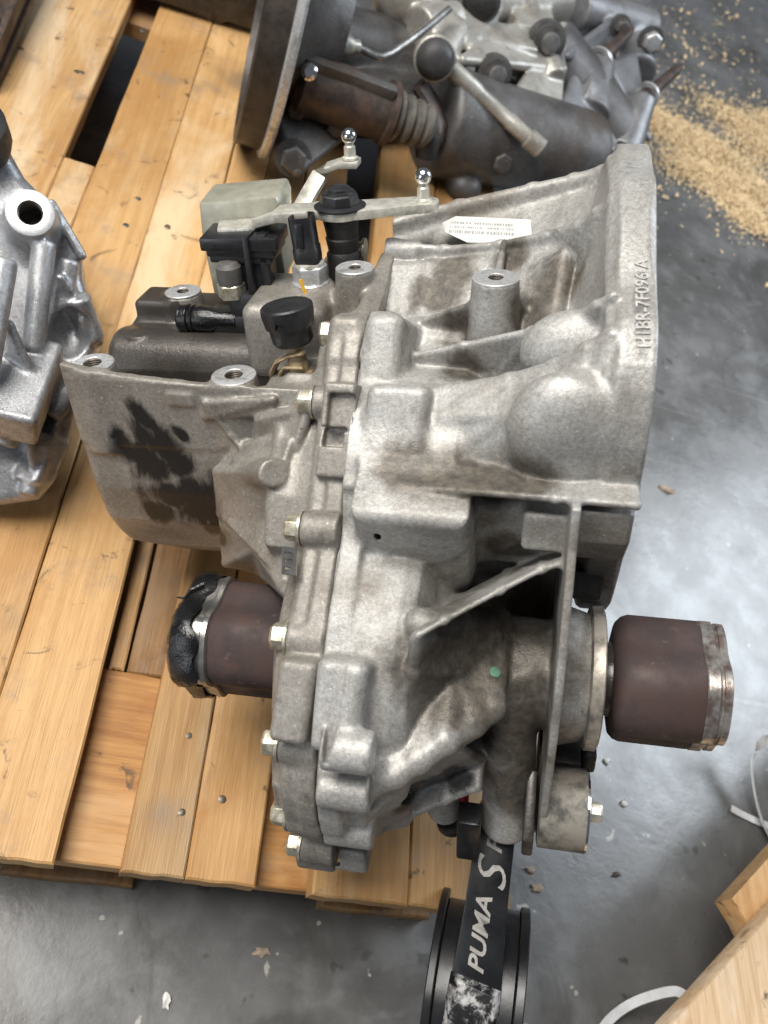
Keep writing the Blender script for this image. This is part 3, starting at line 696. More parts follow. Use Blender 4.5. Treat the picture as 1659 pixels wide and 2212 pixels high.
# machined faces and threaded bores of the bosses
def boss_face(b, r, bore, d=(0, 0, 1), parent=GB, n=30):
    o = MB().lathe(b+unit(d)*.1, d, [(-.6, bore), (.5, bore), (.5, bore*1.25), (.7, bore*1.3), (.7, r*.93), (.2, r*.99), (-.6, r*.99)], n=n, caps=False).build('boss_face', MAT['machined'], parent, sharp=30)
    mb = MB(); pr = []
    for k in range(9): pr += [(.3-k*1.5, bore), (-.45-k*1.5, bore*.9)]
    mb.lathe(b+unit(d)*.1, d, pr+[(-13.4, .1)], n=20, caps=False).build('threaded_bore', MAT['hole'], o)
for (b, r), br in zip(bosses+[(bt, 14.2)], (6.2, 6.0, 4.5, 4.2, 4.6)): boss_face(b, r, br)
# ------------------------------------------------------------------ parts on the main gearbox
Xv = np.array([1., 0, 0]); Zv = np.array([0, 0, 1.])
def lobes(a): return 1+.095*math.cos(3*(a-.55))-.04*math.cos(6*(a-.55))
AX = lambda x: np.array([x, DC[0], DC[1]])
# right drive stub
MB().lathe(AX(172), Xv, [(0, 44), (1, 46), (8, 46), (9, 44)], n=48).build('dust_ring', MAT['disc'], GB)
MB().lathe(AX(180), Xv, [(0, 22), (8, 24), (12, 24)], n=32).build('shaft_neck', MAT['dirty_black'], GB)
cv = MB().lathe(AX(187), Xv, [(0, 26), (2, 35), (5, 38), (9, 39.5), (51, 39.5), (52, 39)], n=72, rf=lobes).build('drive_joint', MAT['burgundy'], GB, sharp=50)
MB().lathe(AX(239), Xv, [(0, 39.2), (.6, 39.8), (7, 39.8), (8, 38.6), (8.4, 37.6), (9.6, 37.6), (10, 39), (14, 39), (15, 36.5), (15.5, 33)], n=72, rf=lobes).build('clamp_band', MAT['band'], cv, sharp=40)
# left drive stub with the torn boot
cv2 = MB().lathe(AX(-20), -Xv, [(0, 34), (4, 37.5), (54, 37.5), (56, 36)], n=72, rf=lobes).build('drive_joint', MAT['burgundy'], GB, sharp=50)
MB().lathe(AX(-70), -Xv, [(0, 38.5), (1, 40), (4, 40.6), (5, 39.4), (14, 39.6), (18, 41), (20, 39), (21, 30)], n=64, rf=lobes).build('clamp_band', MAT['steel'], cv2, sharp=40)
mb = MB(); n = 90; prof = [(8, 40.4), (11, 41.6), (17, 42.2), (23, 42), (27, 38), (28, 30)]
u, v_, d_ = frame(-Xv); vs_ = []; fs = []
for j, (t_, r_) in enumerate(prof):
    for k in range(n):
        a = 2*math.pi*k/n; q = r_*lobes(a)+.7*math.sin(7*a+j)+.5*math.sin(17*a+2*j)+RNG.normal(0, .35)+ (3.2*max(0, math.sin(2*a+.6)) if j < 2 else 0)
        vs_.append(AX(-70)+d_*(t_-3.0*math.sin(3*a+.4)*(j == 0)-2*math.sin(11*a)*(j == 0))+(u*math.cos(a)+v_*math.sin(a))*q)
for j in range(len(prof)-1):
    for k in range(n): fs.append([j*n+k, j*n+(k+1) % n, (j+1)*n+(k+1) % n, (j+1)*n+k])
fs.append([(len(prof)-1)*n+k for k in range(n)]); mb.add(vs_, fs); boot = mb.build('torn_boot', MAT['grease'], cv2, sharp=60)
for (px, py, dx, dy, dz) in ((414, 1276, -9, -2, -5),):
    p = P(px, py, y=-108); MB().tube([p+np.array([6, 6, 0]), p, p+np.array([dx*.5, dy, dz]), p+np.array([dx, dy*2, dz*.6])], [2.6, 2.2, 1.5, .5], n=8, flat=.6).build('rubber_shred', MAT['grease'], boot)

# bushing at the lower right, with its bolt
b0 = P(1163, 1738, y=-130); b1 = b0+Xv*31
bush = MB().lathe(b0, Xv, [(0, 24), (.8, 26.5), (30, 26.5), (31, 25.6)], n=48).build('mount_bush', MAT['bush'], GB, sharp=40)
MB().lathe(b1+Xv*.2, Xv, [(-1.4, 26.7), (0, 26.7), (.4, 25)], n=48).build('bush_rim', MAT['chrome'], bush, sharp=30)
hexbolt('bush_bolt', b1+Xv*.6, (1, 0, 0), 7, 8, 'zinc')
mb = MB(); mb.prism([b0+np.array(q) for q in ((-2, 12, 20), (-2, -24, -6), (-2, -26, -20), (-2, -8, -30), (-2, 20, -26))], (-7, 0, 0)); mb.build('mount_bracket', MAT['dirty_black'], GB, bevel=1.5)
q0 = P(1205, 1632, y=-95); MB().box(q0, (14, 16, 14), b=2).box(q0+np.array([20, 3, 3]), (5, 10, 9), b=2).build('shift_rod_bracket', MAT['rubber'], GB)
q0 = P(1270, 1260, y=-60); MB().box(q0+np.array([-4, 14, 2]), (13, 20, 12), b=3).build('notch_shade', MAT['rubber'], GB)  # black block added for the shaded notch behind the rim plate

# torque mount hanging below, with its lettering
def along(px, py, y): return P(px, py, y=y)
t0, t1 = along(1074, 1770, -112), along(1020, 2205, -214)
ax = unit(t1-t0); wx = unit(Xv-ax*(Xv@ax)); nn = np.cross(wx, ax); nn = nn if nn[1] < 0 else -nn       # nn faces the viewer
mount = MB()
def mp(a, w_, h=0.): return t0+ax*a+wx*w_+nn*h
L = float(np.linalg.norm(t1-t0)); k_ = L/435.
def amt(py): return (py-1770)*k_
outl = [(amt(1740), -14), (amt(1900), -14.5), (amt(1985), -15.5), (amt(2110), -18), (amt(2300), -20), (amt(2300), 20), (amt(2110), 17), (amt(1985), 15), (amt(1900), 14.5), (amt(1740), 14)]
mount.prism([mp(a, w_, 0) for a, w_ in outl], -nn*24)
arm = mount.build('torque_mount', MAT['mount'], GB, bevel=1.2)
dcx = amt(2212)
MB().lathe(mp(dcx, -29, -62), wx, [(0, 62), (1, 63.5), (55, 63.5), (56, 62)], n=72).build('bush_drum', MAT['mount'], arm, sharp=30)
for w0, th_, rr in ((-35, 6, 70), (27, 7, 67)):
    MB().lathe(mp(dcx, w0, -62), wx, [(0, rr-1), (.8, rr), (th_-.8, rr), (th_, rr-1)], n=80).build('side_plate', MAT['mount'], arm, sharp=30)
m2 = MB()
pa = [(2116, -17, .5), (2124, -16, 7), (2300, -19, 9), (2300, 19, 9), (2136, 15, 7), (2128, 16, .5), (2300, 20, .5), (2300, -21, .5)]
v_ = [mp(amt(2112), -19, -.5), mp(amt(2132), 17, -.5), mp(amt(2300), 21, -.5), mp(amt(2300), -23, -.5), mp(amt(2124), -13, 8), mp(amt(2140), 13, 8), mp(amt(2300), 16, 8), mp(amt(2300), -17, 8)]
m2.add(v_, [[0, 1, 5, 4], [1, 2, 6, 5], [2, 3, 7, 6], [3, 0, 4, 7], [4, 5, 6, 7], [3, 2, 1, 0]])
t = NT('scuffed_pad'); nz = t.noise(45, 6, .7, dist=.5)
t.set(col=t.mix(t.ramp(nz, .46, .60), (.012, .012, .013), (.42, .41, .40)), rough=t.ramp(nz, .4, .6, .3, .6), metal=.2); t.bump(nz, .5, .001)
m2.build('bump_pad', t.m, arm, bevel=.6)
MB().box(P(1004, 1726, y=-118), (2.6, 6, 10), b=1).build('bush_insert', MAT['red'], arm)
MB().box(P(1122, 1794, y=-118), (2.4, 4, 4), b=1).build('bush_insert', MAT['red'], arm)
MB().box(P(1012, 1800, y=-142)+nn*-10, (8, 9, 22), b=2).build('clevis', MAT['mount'], arm)
MB().lathe(P(975, 1768, y=-112), (0, .2, -1), [(0, 11), (8, 11), (9, 8)], n=20).build('drain_plug', MAT['rubber'], GB)

def text_mesh(s_, size, extrude, shear=0., bold=.0, sp=1.):
    cu = bpy.data.curves.new('lettering', 'FONT'); cu.body = s_; cu.size = size; cu.extrude = extrude; cu.shear = shear; cu.offset = bold
    cu.align_x = 'LEFT'; cu.align_y = 'CENTER'; cu.space_character = sp; cu.resolution_u = 3
    o = bpy.data.objects.new('lettering', cu); COL.objects.link(o)
    dg = bpy.context.evaluated_depsgraph_get(); dg.update(); me = bpy.data.meshes.new_from_object(o.evaluated_get(dg))
    bpy.data.objects.remove(o); bpy.data.curves.remove(cu); return me
def place_text(name, s_, org, xdir, ydir, size, extrude, mat, parent, shear=0., bold=0., sp=1., xs=1.):
    me = text_mesh(s_, size*S, extrude*S, shear, bold*S, sp); xd = unit(xdir); yd = unit(ydir-xd*(np.dot(xd, ydir))); zd = np.cross(xd, yd)
    mt = np.eye(4); mt[:3, 0] = xd*xs; mt[:3, 1] = yd; mt[:3, 2] = zd; mt[:3, 3] = np.asarray(org)*S
    me.transform(Matrix(mt.tolist())); return link(name, me, mat, parent)
Lw = k_
place_text('lettering', 'PUMA', mp(amt(2108), -1.5, .35), -ax, -wx, 15.5, .25, MAT['letters'], arm, shear=.3, bold=.35, xs=1.22)
place_text('lettering', 'S', mp(amt(1932), 2, .36), -ax, -wx, 31, .25, MAT['letters'], arm, shear=.4, bold=-.15, xs=1.25)
place_text('lettering', 'PEED', mp(amt(1846), 1, .35), -ax, -wx, 15.5, .25, MAT['letters'], arm, shear=.3, bold=.35, xs=1.2)

# raised casting number on the bell flange
def rimpt(a, r, x): q = polar(a, r); return np.array([x, q[0], q[1]])
pA, pB = P(1392, 752, y=-72), P(1388, 612, y=-34)
place_text('casting_number', 'H1BR-7F096-A', pA, pB-pA, np.array([-1, 0, 0]), 10, .5, MAT['bell'], GB, bold=.1, xs=.95)

# silver label behind the first fin
lp = [P(px, py, y=y) for px, py, y in ((956, 494, 116), (985, 480, 122), (1146, 487, 120), (1150, 528, 98), (1010, 536, 100), (962, 512, 108))]
nv = unit(np.cross(lp[2]-lp[4], lp[0]-lp[4])); nv = nv if nv[2] > 0 else -nv
c0 = np.mean(lp, 0); lp = [p-nv*((p-c0)@nv)+nv*4 for p in lp]
lab = MB().prism(lp, nv*.5).build('label', MAT['label'], GB)
u_ = unit(lp[2]-lp[1]); w_ = np.cross(nv, u_); mb = MB()
for row, (r0_, hgt) in enumerate(((5.2, 1.8), (1.2, 1.4), (-3.2, 2.6))):
    xx = -20.
    while xx < 24:
        wd = RNG.uniform(.5, 1.7)
        if RNG.random() < .82: mb.box(c0+nv*4.56+u_*(xx+wd/2)+w_*r0_, (wd/2, hgt/2, .05), R=[u_, w_, nv])
        xx += wd+RNG.uniform(.3, 1.0)
mb.build('label_print', MAT['ink'], lab)

# paint dots
def disc_at(name, p, n_, r, mat, parent=GB): return MB().lathe(p, n_, [(0, r), (.25, r)], n=16).build(name, mat, parent)

# reverse light switch
s0 = P(672, 612, y=66)
sw = MB().lathe(s0, Zv, [(0, 12.5), (1.5, 12.8), (2.2, 12.2)], n=28).build('reverse_switch', MAT['machined'], GB)
MB().lathe(s0+Zv*2, Zv, [(0, 12.2), (10.5, 12.2), (12, 11)], n=6, a0=.25).build('switch_hex', MAT['machined'], sw, sharp=20, bevel=.6)
MB().lathe(s0+Zv*13.5, Zv, [(0, 10.6), (2, 10.2), (2.5, 8.6)], n=28).build('switch_collar', MAT['zinc'], sw)
cb = s0+Zv*15
MB().lathe(cb, Zv+np.array([-.08, 0, 0]), [(0, 9), (3, 9.4), (10, 9.4), (11, 8.8), (31, 8.8), (31, 7.2), (22, 7), (22, .1)], n=28, rf=lambda a: 1/(abs(math.cos(a))**4+abs(math.sin(a))**4)**.25*.93).build('connector', MAT['black'], sw, sharp=40)
MB().box(cb+np.array([-2.5, -9, 20]), (2.4, 1.2, 8), b=.4).build('connector_latch', MAT['black'], sw)
yp = P(655, 622, y=50); MB().prism([yp+np.array(q) for q in ((-2.2, 0, 6), (0, 0, 6), (1.2, 0, 0), (3.4, 0, -6), (1.4, 0, -7), (-1, 0, 0))], (0, -.6, 0)).build('paint_mark', MAT['yellow'], sw)

# breather: tan stem, clip, black cap
st_ = P(648, 806, y=2); ct = P(622, 690, y=4); bd = unit(P(626, 700, y=4)-st_)
br = MB().lathe(st_, bd, [(-2, 9), (1, 9), (2, 6.2), (9, 6.6), (10, 6), (18, 5.4), (28, 5.2)], n=24).build('breather', MAT['tan'], GB, sharp=50)
cp0 = st_+bd*21
MB().lathe(cp0, bd, [(0, 8), (0, 11.5), (2.5, 13.2), (17, 14.4), (17.5, 13)], n=40).build('breather_body', MAT['black'], br, sharp=40)
cap_o = MB(); u, v_, d_ = frame(bd); n = 48; vs_ = []; fs = []
for j, (t_, r_) in enumerate(((12, 15.6), (20, 16.8), (24, 16.6), (25, 15.4), (25, 0.1))):
    for k in range(n):
        a = 2*math.pi*k/n; tt = t_+(5.5 if (j == 0 and (k % 16) in (2, 3, 4)) else 0)
        vs_.append(cp0+d_*tt+(u*math.cos(a)+v_*math.sin(a))*r_)
for j in range(4):
    for k in range(n): fs.append([j*n+k, j*n+(k+1) % n, (j+1)*n+(k+1) % n, (j+1)*n+k])
cap_o.add(vs_, fs).build('breather_cap', MAT['black'], br, sharp=35)
cl = [P(*q) if False else P(q[0], q[1], y=q[2]) for q in ((655, 762, -4), (625, 768, -2), (600, 780, 0), (590, 800, 2), (592, 820, 3), (602, 838, 4))]
MB().tube(cl, [1.1, 1.3, 1.5, 1.5, 1.4, .8], n=8, flat=3.2).build('stem_clip', MAT['tan'], br)
cl = [P(q[0], q[1], y=q[2]) for q in ((602, 836, 0), (606, 806, -2), (614, 794, -3), (655, 795, -5))]
MB().tube(cl, [1.2, 1.3, 1.3, 1.2], n=8, flat=1.5).build('stem_clip', MAT['tan'], br)

# wire clip on the flange
wc = P(632, 1218, y=-112); uu = unit(P(646, 1220, y=-114)-P(616, 1216, y=-110)); ww = unit(P(632, 1246, y=-120)-P(632, 1194, y=-104)); nn2 = np.cross(uu, ww); nn2 = nn2 if nn2[1] < 0 else -nn2
mb = MB()
for k in (-8, -2.9, 2.9, 8): mb.box(wc+ww*k+nn2*4, (5.2, 1.7, .6), R=[uu, ww, nn2])
mb.box(wc+uu*4.4+nn2*4.1, (1.4, 9.6, .6), R=[uu, ww, nn2]); mb.box(wc-uu*4.6+nn2*3.9, (1., 9.6, .6), R=[uu, ww, nn2]); mb.box(wc+nn2*3, (3, 2.2, .6), R=[uu, ww, nn2])
mb.build('wire_clip', MAT['steel'], GB)

# ---- selector mechanism
# counterweight block
cw = [P(px, py, y=100) for px, py in ((428, 438), (596, 424), (604, 445), (606, 520), (618, 598), (560, 640), (462, 640), (436, 520))]
MB().prism([c+np.array([0, 0, 0]) for c in cw], (0, 34, 4)).build('counterweight', MAT['beige'], GB, bevel=2.5)
# black plastic selector housing
sb = P(535, 545, y=80)
hs = MB()
hs.box(P(528, 512, y=78), (27, 17, 4.5), R=[unit((1, .05, 0)), unit((-.05, 1, 0)), Zv], b=1.5); hs.box(P(532, 530, y=78), (24, 15, 3.5), b=1.2); hs.box(P(532, 545, y=78), (22, 14, 3), b=1.2)
hs.box(P(556, 610, y=78), (12, 12, 27), b=2); hs.box(P(575, 560, y=70), (3, 6, 18), b=1); hs.box(P(545, 580, y=66), (2, 8, 24), b=.8)
hs.box(P(560, 660, y=72), (17, 16, 14), b=3); hs.box(P(520, 690, y=66), (22, 12, 7), b=3)
hsg = hs.build('selector_housing', MAT['black'], GB)
MB().lathe(P(450, 690, y=60)-Xv*22, Xv, [(0, 8), (2, 10), (8, 10.5), (9, 9.4), (12, 10.2), (13, 9), (17, 9.6), (26, 9.2), (30, 7), (44, 7)], n=24).build('selector_boot', MAT['grease'], hsg)
kn = P(503, 640, y=62)
MB().lathe(kn, Zv, [(0, 10), (9, 10), (10, 9.4)], n=6, a0=.2).build('selector_nut', MAT['bolt'], hsg, sharp=20, bevel=.5)
MB().lathe(kn+Zv*9.5, Zv, [(0, 8.6), (4, 9), (12, 8.8), (15, 6.5), (16, .1)], n=24).build('selector_cap', simple('grey_rubber_cap', (.10, .095, .09), .5), hsg)
# shift lever plate
lv = [(468, 494), (480, 486), (500, 484), (528, 483), (552, 474), (572, 458), (590, 452), (606, 450), (680, 443), (700, 437), (770, 440), (800, 436), (880, 430), (915, 428), (932, 436), (930, 450), (910, 457), (860, 458), (815, 466), (760, 472), (720, 471), (690, 465), (615, 468), (600, 474), (578, 484), (556, 498), (500, 500), (472, 504)]
z_lv = 178.
def lev(px, py): 
    return P(px, py, y=86)
zs = [lev(*q) for q in lv]; zc = np.mean([p[2] for p in zs])
def flat(px, py, z): return P(px, py, z=z)
# the bar is a flat strip with a step: three sections at two heights
za = float(lev(700, 455)[2]); zb = float(lev(520, 492)[2])
mb = MB()
path = [(472, 495, zb), (545, 490, zb), (572, 474, (za+zb)/2), (600, 462, za), (690, 455, za), (735, 455, za), (790, 452, za), (860, 446, za), (915, 442, za)]
wid = [9, 11, 11, 11, 11.5, 15, 12.5, 11, 10]
cen = [P(px, py, z=z) for px, py, z in path]; vs_ = []; fs = []
for i, c_ in enumerate(cen):
    d = unit(cen[min(i+1, len(cen)-1)]-cen[max(i-1, 0)]); sd = unit(np.cross(Zv, d)); up = np.cross(d, sd)
    vs_ += [c_+sd*wid[i]+up*3, c_-sd*wid[i]+up*3, c_-sd*wid[i]-up*3, c_+sd*wid[i]-up*3]
for i in range(len(cen)-1):
    for k in range(4): fs.append([4*i+k, 4*i+(k+1) % 4, 4*i+4+(k+1) % 4, 4*i+4+k])
fs += [[3, 2, 1, 0], [4*len(cen)-4+k for k in range(4)]]
mb.add(vs_, fs); mb.lathe(cen[-1]-Zv*2.9, Zv, [(0, 10.4), (5.8, 10.4)], n=28); mb.lathe(cen[5]-Zv*2.95, Zv, [(0, 16.5), (5.9, 16.5)], n=28)
lever = mb.build('shift_lever', MAT['zinc'], GB, bevel=.6)
def ballstud(c_, parent, d=Zv):
    o = MB().lathe(c_, d, [(0, 6), (1.5, 6.2), (2.5, 4.4), (9, 4.2), (10, 3.2), (12, 3.2)], n=24).build('ball_stud', MAT['zinc'], parent)
    MB().lathe(np.asarray(c_)+unit(d)*16, d, [(5.6*math.sin(q)*-1 if False else -5.6*math.cos(q), max(.05, 5.6*math.sin(q))) for q in np.linspace(.1, math.pi-.02, 14)], n=24).build('ball', MAT['chrome'], o, sharp=80)
ballstud(cen[-1]+Zv*2.2, lever)
nt = cen[5]+Zv*2.3
nb = MB().lathe(nt, Zv, [(0, 17.5), (1.4, 17.5), (2.6, 15)], n=32).build('lever_nut', MAT['black'], lever)
MB().lathe(nt+Zv*2, Zv, [(0, 14), (6.5, 12.6), (7.5, 11.6)], n=8).build('nut_hex', MAT['black'], nb, sharp=20, bevel=.5)
MB().lathe(nt+Zv*9, Zv, [(0, 10.4), (1.6, 10), (1.8, 8.2), (3.4, 8), (4.6, 6), (5, .1)], n=28).build('nut_cap', MAT['black'], nb)
MB().lathe(cen[5]-Zv*2.6, -Zv, [(0, 12), (3, 12.4), (14, 10.5), (15, 11.5), (24, 10), (26, 11.4), (42, 11.4)], n=28).build('lever_boot', MAT['rubber'], GB)
# second lever behind, with its own ball stud
pth = [(585, 600, 118), (600, 545, 128), (640, 470, 150), (664, 425, 158), (690, 380, 166), (706, 362, 168), (735, 352, 168), (775, 352, 168)]
cen2 = [P(px, py, y=y) for px, py, y in pth]; vs_ = []; fs = []
for i, c_ in enumerate(cen2):
    d = unit(cen2[min(i+1, len(cen2)-1)]-cen2[max(i-1, 0)]); sd = unit(np.cross(Zv, d)) if i > 4 else unit(np.cross((0, 1, 0), d)); up = np.cross(d, sd)
    if i <= 4: sd, up = unit(np.cross(d, (0, -.6, .8))), unit(np.array((0, -.6, .8)))
    w_ = 6.5 if i < 5 else 9
    vs_ += [c_+sd*w_+up*2.2, c_-sd*w_+up*2.2, c_-sd*w_-up*2.2, c_+sd*w_-up*2.2]
for i in range(len(cen2)-1):
    for k in range(4): fs.append([4*i+k, 4*i+(k+1) % 4, 4*i+4+(k+1) % 4, 4*i+4+k])
fs += [[3, 2, 1, 0], [4*len(cen2)-4+k for k in range(4)]]
sel = MB().add(vs_, fs).build('select_lever', MAT['zinc'], GB, bevel=.6)
ballstud(P(757, 350, y=168)+Zv*2, sel)
# ------------------------------------------------------------------ neighbouring gearboxes
def Wn(px, py, h): return W(px, py, h)
TOCAM = lambda p: unit(np.array([0, 0, HC])-np.asarray(p, float))
MAT['bright_cast'] = cast('bright_cast_aluminium', light=(.62, .63, .65), dark=(.36, .365, .38), brown=(.045, .042, .04), dirt=.55, metal=.6, rough=.36)
MAT['dark_cast'] = cast('grimy_casting', light=(.15, .148, .15), dark=(.07, .067, .066), brown=(.07, .05, .036), dirt=.5, metal=.3, rough=.42, specks=.35)
MAT['mid_cast'] = cast('greasy_aluminium', light=(.56, .545, .50), dark=(.38, .36, .32), brown=(.14, .11, .08), dirt=.4, metal=.4, rough=.38)
MAT['grey_cast'] = cast('grey_casting', light=(.30, .305, .32), dark=(.19, .19, .20), brown=(.09, .075, .06), dirt=.45, metal=.35, rough=.4)
MAT['rust'] = simple('rust_brown_steel', (.085, .055, .042), .5, .2, .4, 70, .4, col2=(.035, .028, .025))

# ---- left gearbox: a corner of it shows
gl0 = Wn(-60, 760, 60)
GLb = tag(empty('gearbox', tuple(gl0*S)), 'bright silver gearbox casting with a threaded boss, cut off by the left edge', 'gearbox')
sil = [(-220, 250, 200), (0, 292, 196), (50, 378, 192), (108, 436, 186), (150, 510, 172), (176, 548, 164), (178, 600, 150), (190, 640, 142), (202, 700, 124), (216, 738, 112), (196, 780, 104), (188, 830, 92), (160, 890, 76), (146, 960, 60), (118, 1040, 46), (84, 1082, 38), (0, 1094, 34), (-220, 1060, 40)]
sp = [Wn(*q)-gl0 for q in sil]
c_ = np.mean(sp, 0); _, _, vh = np.linalg.svd(np.array(sp)-c_); u_, v_ = vh[0], vh[1]; n_ = np.cross(u_, v_)
if n_@TOCAM(gl0) < 0: u_, n_ = -u_, -n_
poly = [((p-c_)@u_, (p-c_)@v_) for p in sp]
f = Field((-260, -420, -61), (220, 420, 190), 1.9)
f.prism(c_, u_, v_, poly, -190, 4, 0, 10)
def gl(px, py, h): return Wn(px, py, h)-gl0
bc = gl(65, 460, 200); bd_ = unit(TOCAM(gl0+bc)*.75+np.array([-.1, -.1, .6]))
f.cyl(bc-bd_*70, bc, 24, 17, 12, 1)
f.cyl(gl(40, 640, 160), gl(-20, 760, 150), 26, 24, 3, 8, True)
for a, b, r in (((96, 520, 182), (70, 760, 132), 9), ((8, 560, 190), (-30, 800, 150), 10), ((150, 560, 166), (120, 760, 118), 8), ((60, 770, 124), (20, 1000, 70), 17), ((120, 800, 108), (60, 1040, 52), 12), ((165, 640, 150), (205, 735, 116), 10), ((130, 880, 82), (60, 1070, 44), 8)):
    f.cyl(gl(*a), gl(*b), r, r*.9, 4, 3)
f.ball(gl(150, 720, 128), (16, 26, 20), 3, cut=True)
f.ball(gl(95, 900, 92), (10, 34, 14), 4, cut=True)
f.ball(gl(20, 1000, 74), (26, 30, 18), 5, cut=True)
f.box(gl(20, 830, 118), (30, 40, 16), k=4, rd=4)
for a, b, c in (((112, 440, 186), (178, 552, 166), (150, 560, 120)), ((178, 690, 134), (216, 738, 114), (170, 760, 80)), ((130, 600, 164), (200, 705, 126), (150, 690, 110)), ((20, 700, 160), (90, 860, 116), (30, 860, 100)), ((60, 930, 92), (140, 960, 64), (80, 1060, 40))):
    f.tri(gl(*a), gl(*b), gl(*c), 3.5, 3)
f.cyl(gl(150, 840, 100), gl(110, 900, 90), 10, 8, 3, 2); f.cyl(gl(40, 900, 108), gl(10, 960, 92), 9, 8, 3, 2)
f.cyl(bc-bd_*26, bc+bd_*4, 9, None, 0, 0, True)
lc = link('casting', f.mesh('casting'), MAT['bright_cast'], GLb)
o_ = MB().lathe(bc+bd_*.1, bd_, [(-.6, 9.2), (.5, 9.2), (.5, 10.5), (.8, 11), (.8, 15.6), (.2, 17), (-.6, 17)], n=36, caps=False).build('boss_face', MAT['machined'], GLb, sharp=30)
pr = []
for k in range(14): pr += [(.2-k*1.6, 9.1), (-.5-k*1.6, 8.3)]
MB().lathe(bc, bd_, pr+[(-23, .1)], n=24, caps=False).build('threaded_bore', MAT['hole'], o_)
MB().lathe(gl(-44, 318, 200), (0, -.3, 1), [(0, 22), (10, 24), (30, 22), (34, 16)], n=20).build('rubber_plug', MAT['rubber'], GLb)

# ---- rear gearbox, dark and oily
gr0 = Wn(950, 250, 40)
GR = tag(empty('gearbox', tuple(gr0*S)), 'dark greasy gearbox with rubber bellows and levers behind the main one', 'gearbox')
def gr(px, py, h): return Wn(px, py, h)-gr0
f = Field((-420, -420, -190), (480, 560, 190), 2.6)
f.cyl(gr(930, 260, 60), gr(1270, 340, 40), 70, 60, 0, 14)
f.cyl(gr(1150, 120, 70), gr(1330, 330, 10), 70, 60, 20, 14)
f.cyl(gr(1000, 200, 30), gr(1240, 380, 0), 60, 34, 18, 10)
f.cyl(gr(1180, 330, 40), gr(1285, 372, 52), 26, 14, 8, 4)
f.cyl(gr(700, 90, 70), gr(960, 160, 50), 46, 60, 14, 8)
f.cyl(gr(560, 240, 50), gr(900, 220, 30), 26, 50, 12, 8)
f.tri(gr(600, 250, 88), gr(740, 290, 80), gr(640, 370, 60), 6, 5)
f.ball(gr(1000, 400, 10), (26, 26, 22), 4)
body = link('casting', f.mesh('casting'), MAT['dark_cast'], GR)
f = Field((-20, -420, -190), (480, 600, 210), 2.6)
f.cyl(gr(1270, 250, 60), gr(1300, 130, 96), 32, 19, 6, 2)
f.cyl(gr(1340, 330, 30), gr(1392, 212, 84), 32, 19, 6, 2)
f.cyl(gr(1360, 170, 50), gr(1330, 20, 80), 46, 40, 12, 8)
f.cyl(gr(1240, 20, 110), gr(1400, 60, 90), 34, 28, 10, 5)
f.tri(gr(1220, 120, 118), gr(1420, -30, 110), gr(1300, 150, 70), 5, 6)
f.cyl(gr(1230, 200, 70), gr(1330, 300, 20), 40, 34, 8, 4)
f.tri(gr(1200, 260, 80), gr(1330, 330, 40), gr(1260, 120, 100), 6, 4)
f.tri(gr(1310, 140, 96), gr(1400, 300, 40), gr(1370, 120, 90), 5, 4)
link('side_casting', f.mesh('side_casting'), MAT['grey_cast'], GR)
f = Field((-420, -420, -190), (480, 600, 210), 2.6)
f.ball(gr(880, -10, 128), (50, 46, 40), 0)
f.cyl(gr(905, 60, 125), gr(985, 40, 130), 26, 22, 6, 4)
f.box(gr(1060, 90, 118), (62, 26, 16), R=[unit((1, .35, 0)), unit((-.35, 1, 0)), (0, 0, 1)], k=5, rd=5)
f.cyl(gr(940, 135, 112), gr(985, 60, 132), 25, 20, 8, 3)
f.cyl(gr(1030, 10, 128), gr(1200, 0, 120), 34, 40, 8, 6)
f.tri(gr(1000, 130, 126), gr(1215, 150, 112), gr(1180, 20, 130), 7, 6)
f.tri(gr(1215, 60, 124), gr(1198, 275, 84), gr(1120, 200, 104), 8, 4)
f.box(gr(1150, 60, 128), (34, 20, 12), R=[unit((1, .35, 0)), unit((-.35, 1, 0)), (0, 0, 1)], k=4, rd=4)
f.cyl(gr(1130, 20, 130), gr(1200, 170, 110), 20, 16, 5, 3)
f.tri(gr(960, 40, 136), gr(1010, 100, 128), gr(1080, 20, 134), 8, 4)
f.tri(gr(930, 60, 128), gr(975, 110, 124), gr(1000, 60, 132), 8, 4)
f.box(gr(1095, 130, 108), (22, 18, 12), R=[unit((1, .35, 0)), unit((-.35, 1, 0)), (0, 0, 1)], k=4, rd=4)
top = link('upper_casting', f.mesh('upper_casting'), MAT['mid_cast'], GR)
# open bell at its left, with a machined lip
bo = np.array([0., 985., 152.])-gr0; bx_ = np.array([-1., -.06, 0.])
rm = MB().lathe(bo, bx_, [(-8, 120), (-8, 148), (0, 150), (16, 149), (26, 150), (28, 147), (28, 132), (10, 128), (6, 20)], n=72, caps=False).build('bell_rim', simple('dark_bell_rim', (.05, .04, .034), .5, .2, .5, 50, .4), GR)
MB().lathe(bo, bx_, [(-14, 146), (-14, 155), (-11, 158), (-5, 158), (-3, 155), (-3, 146)], n=72, caps=False).build('rim_edge', MAT['machined'], GR)
MB().lathe(bo, -bx_, [(8, 120), (24, 96), (50, 70), (70, 60)], n=48, caps=False).build('bell_cone', MAT['dark_cast'], GR)
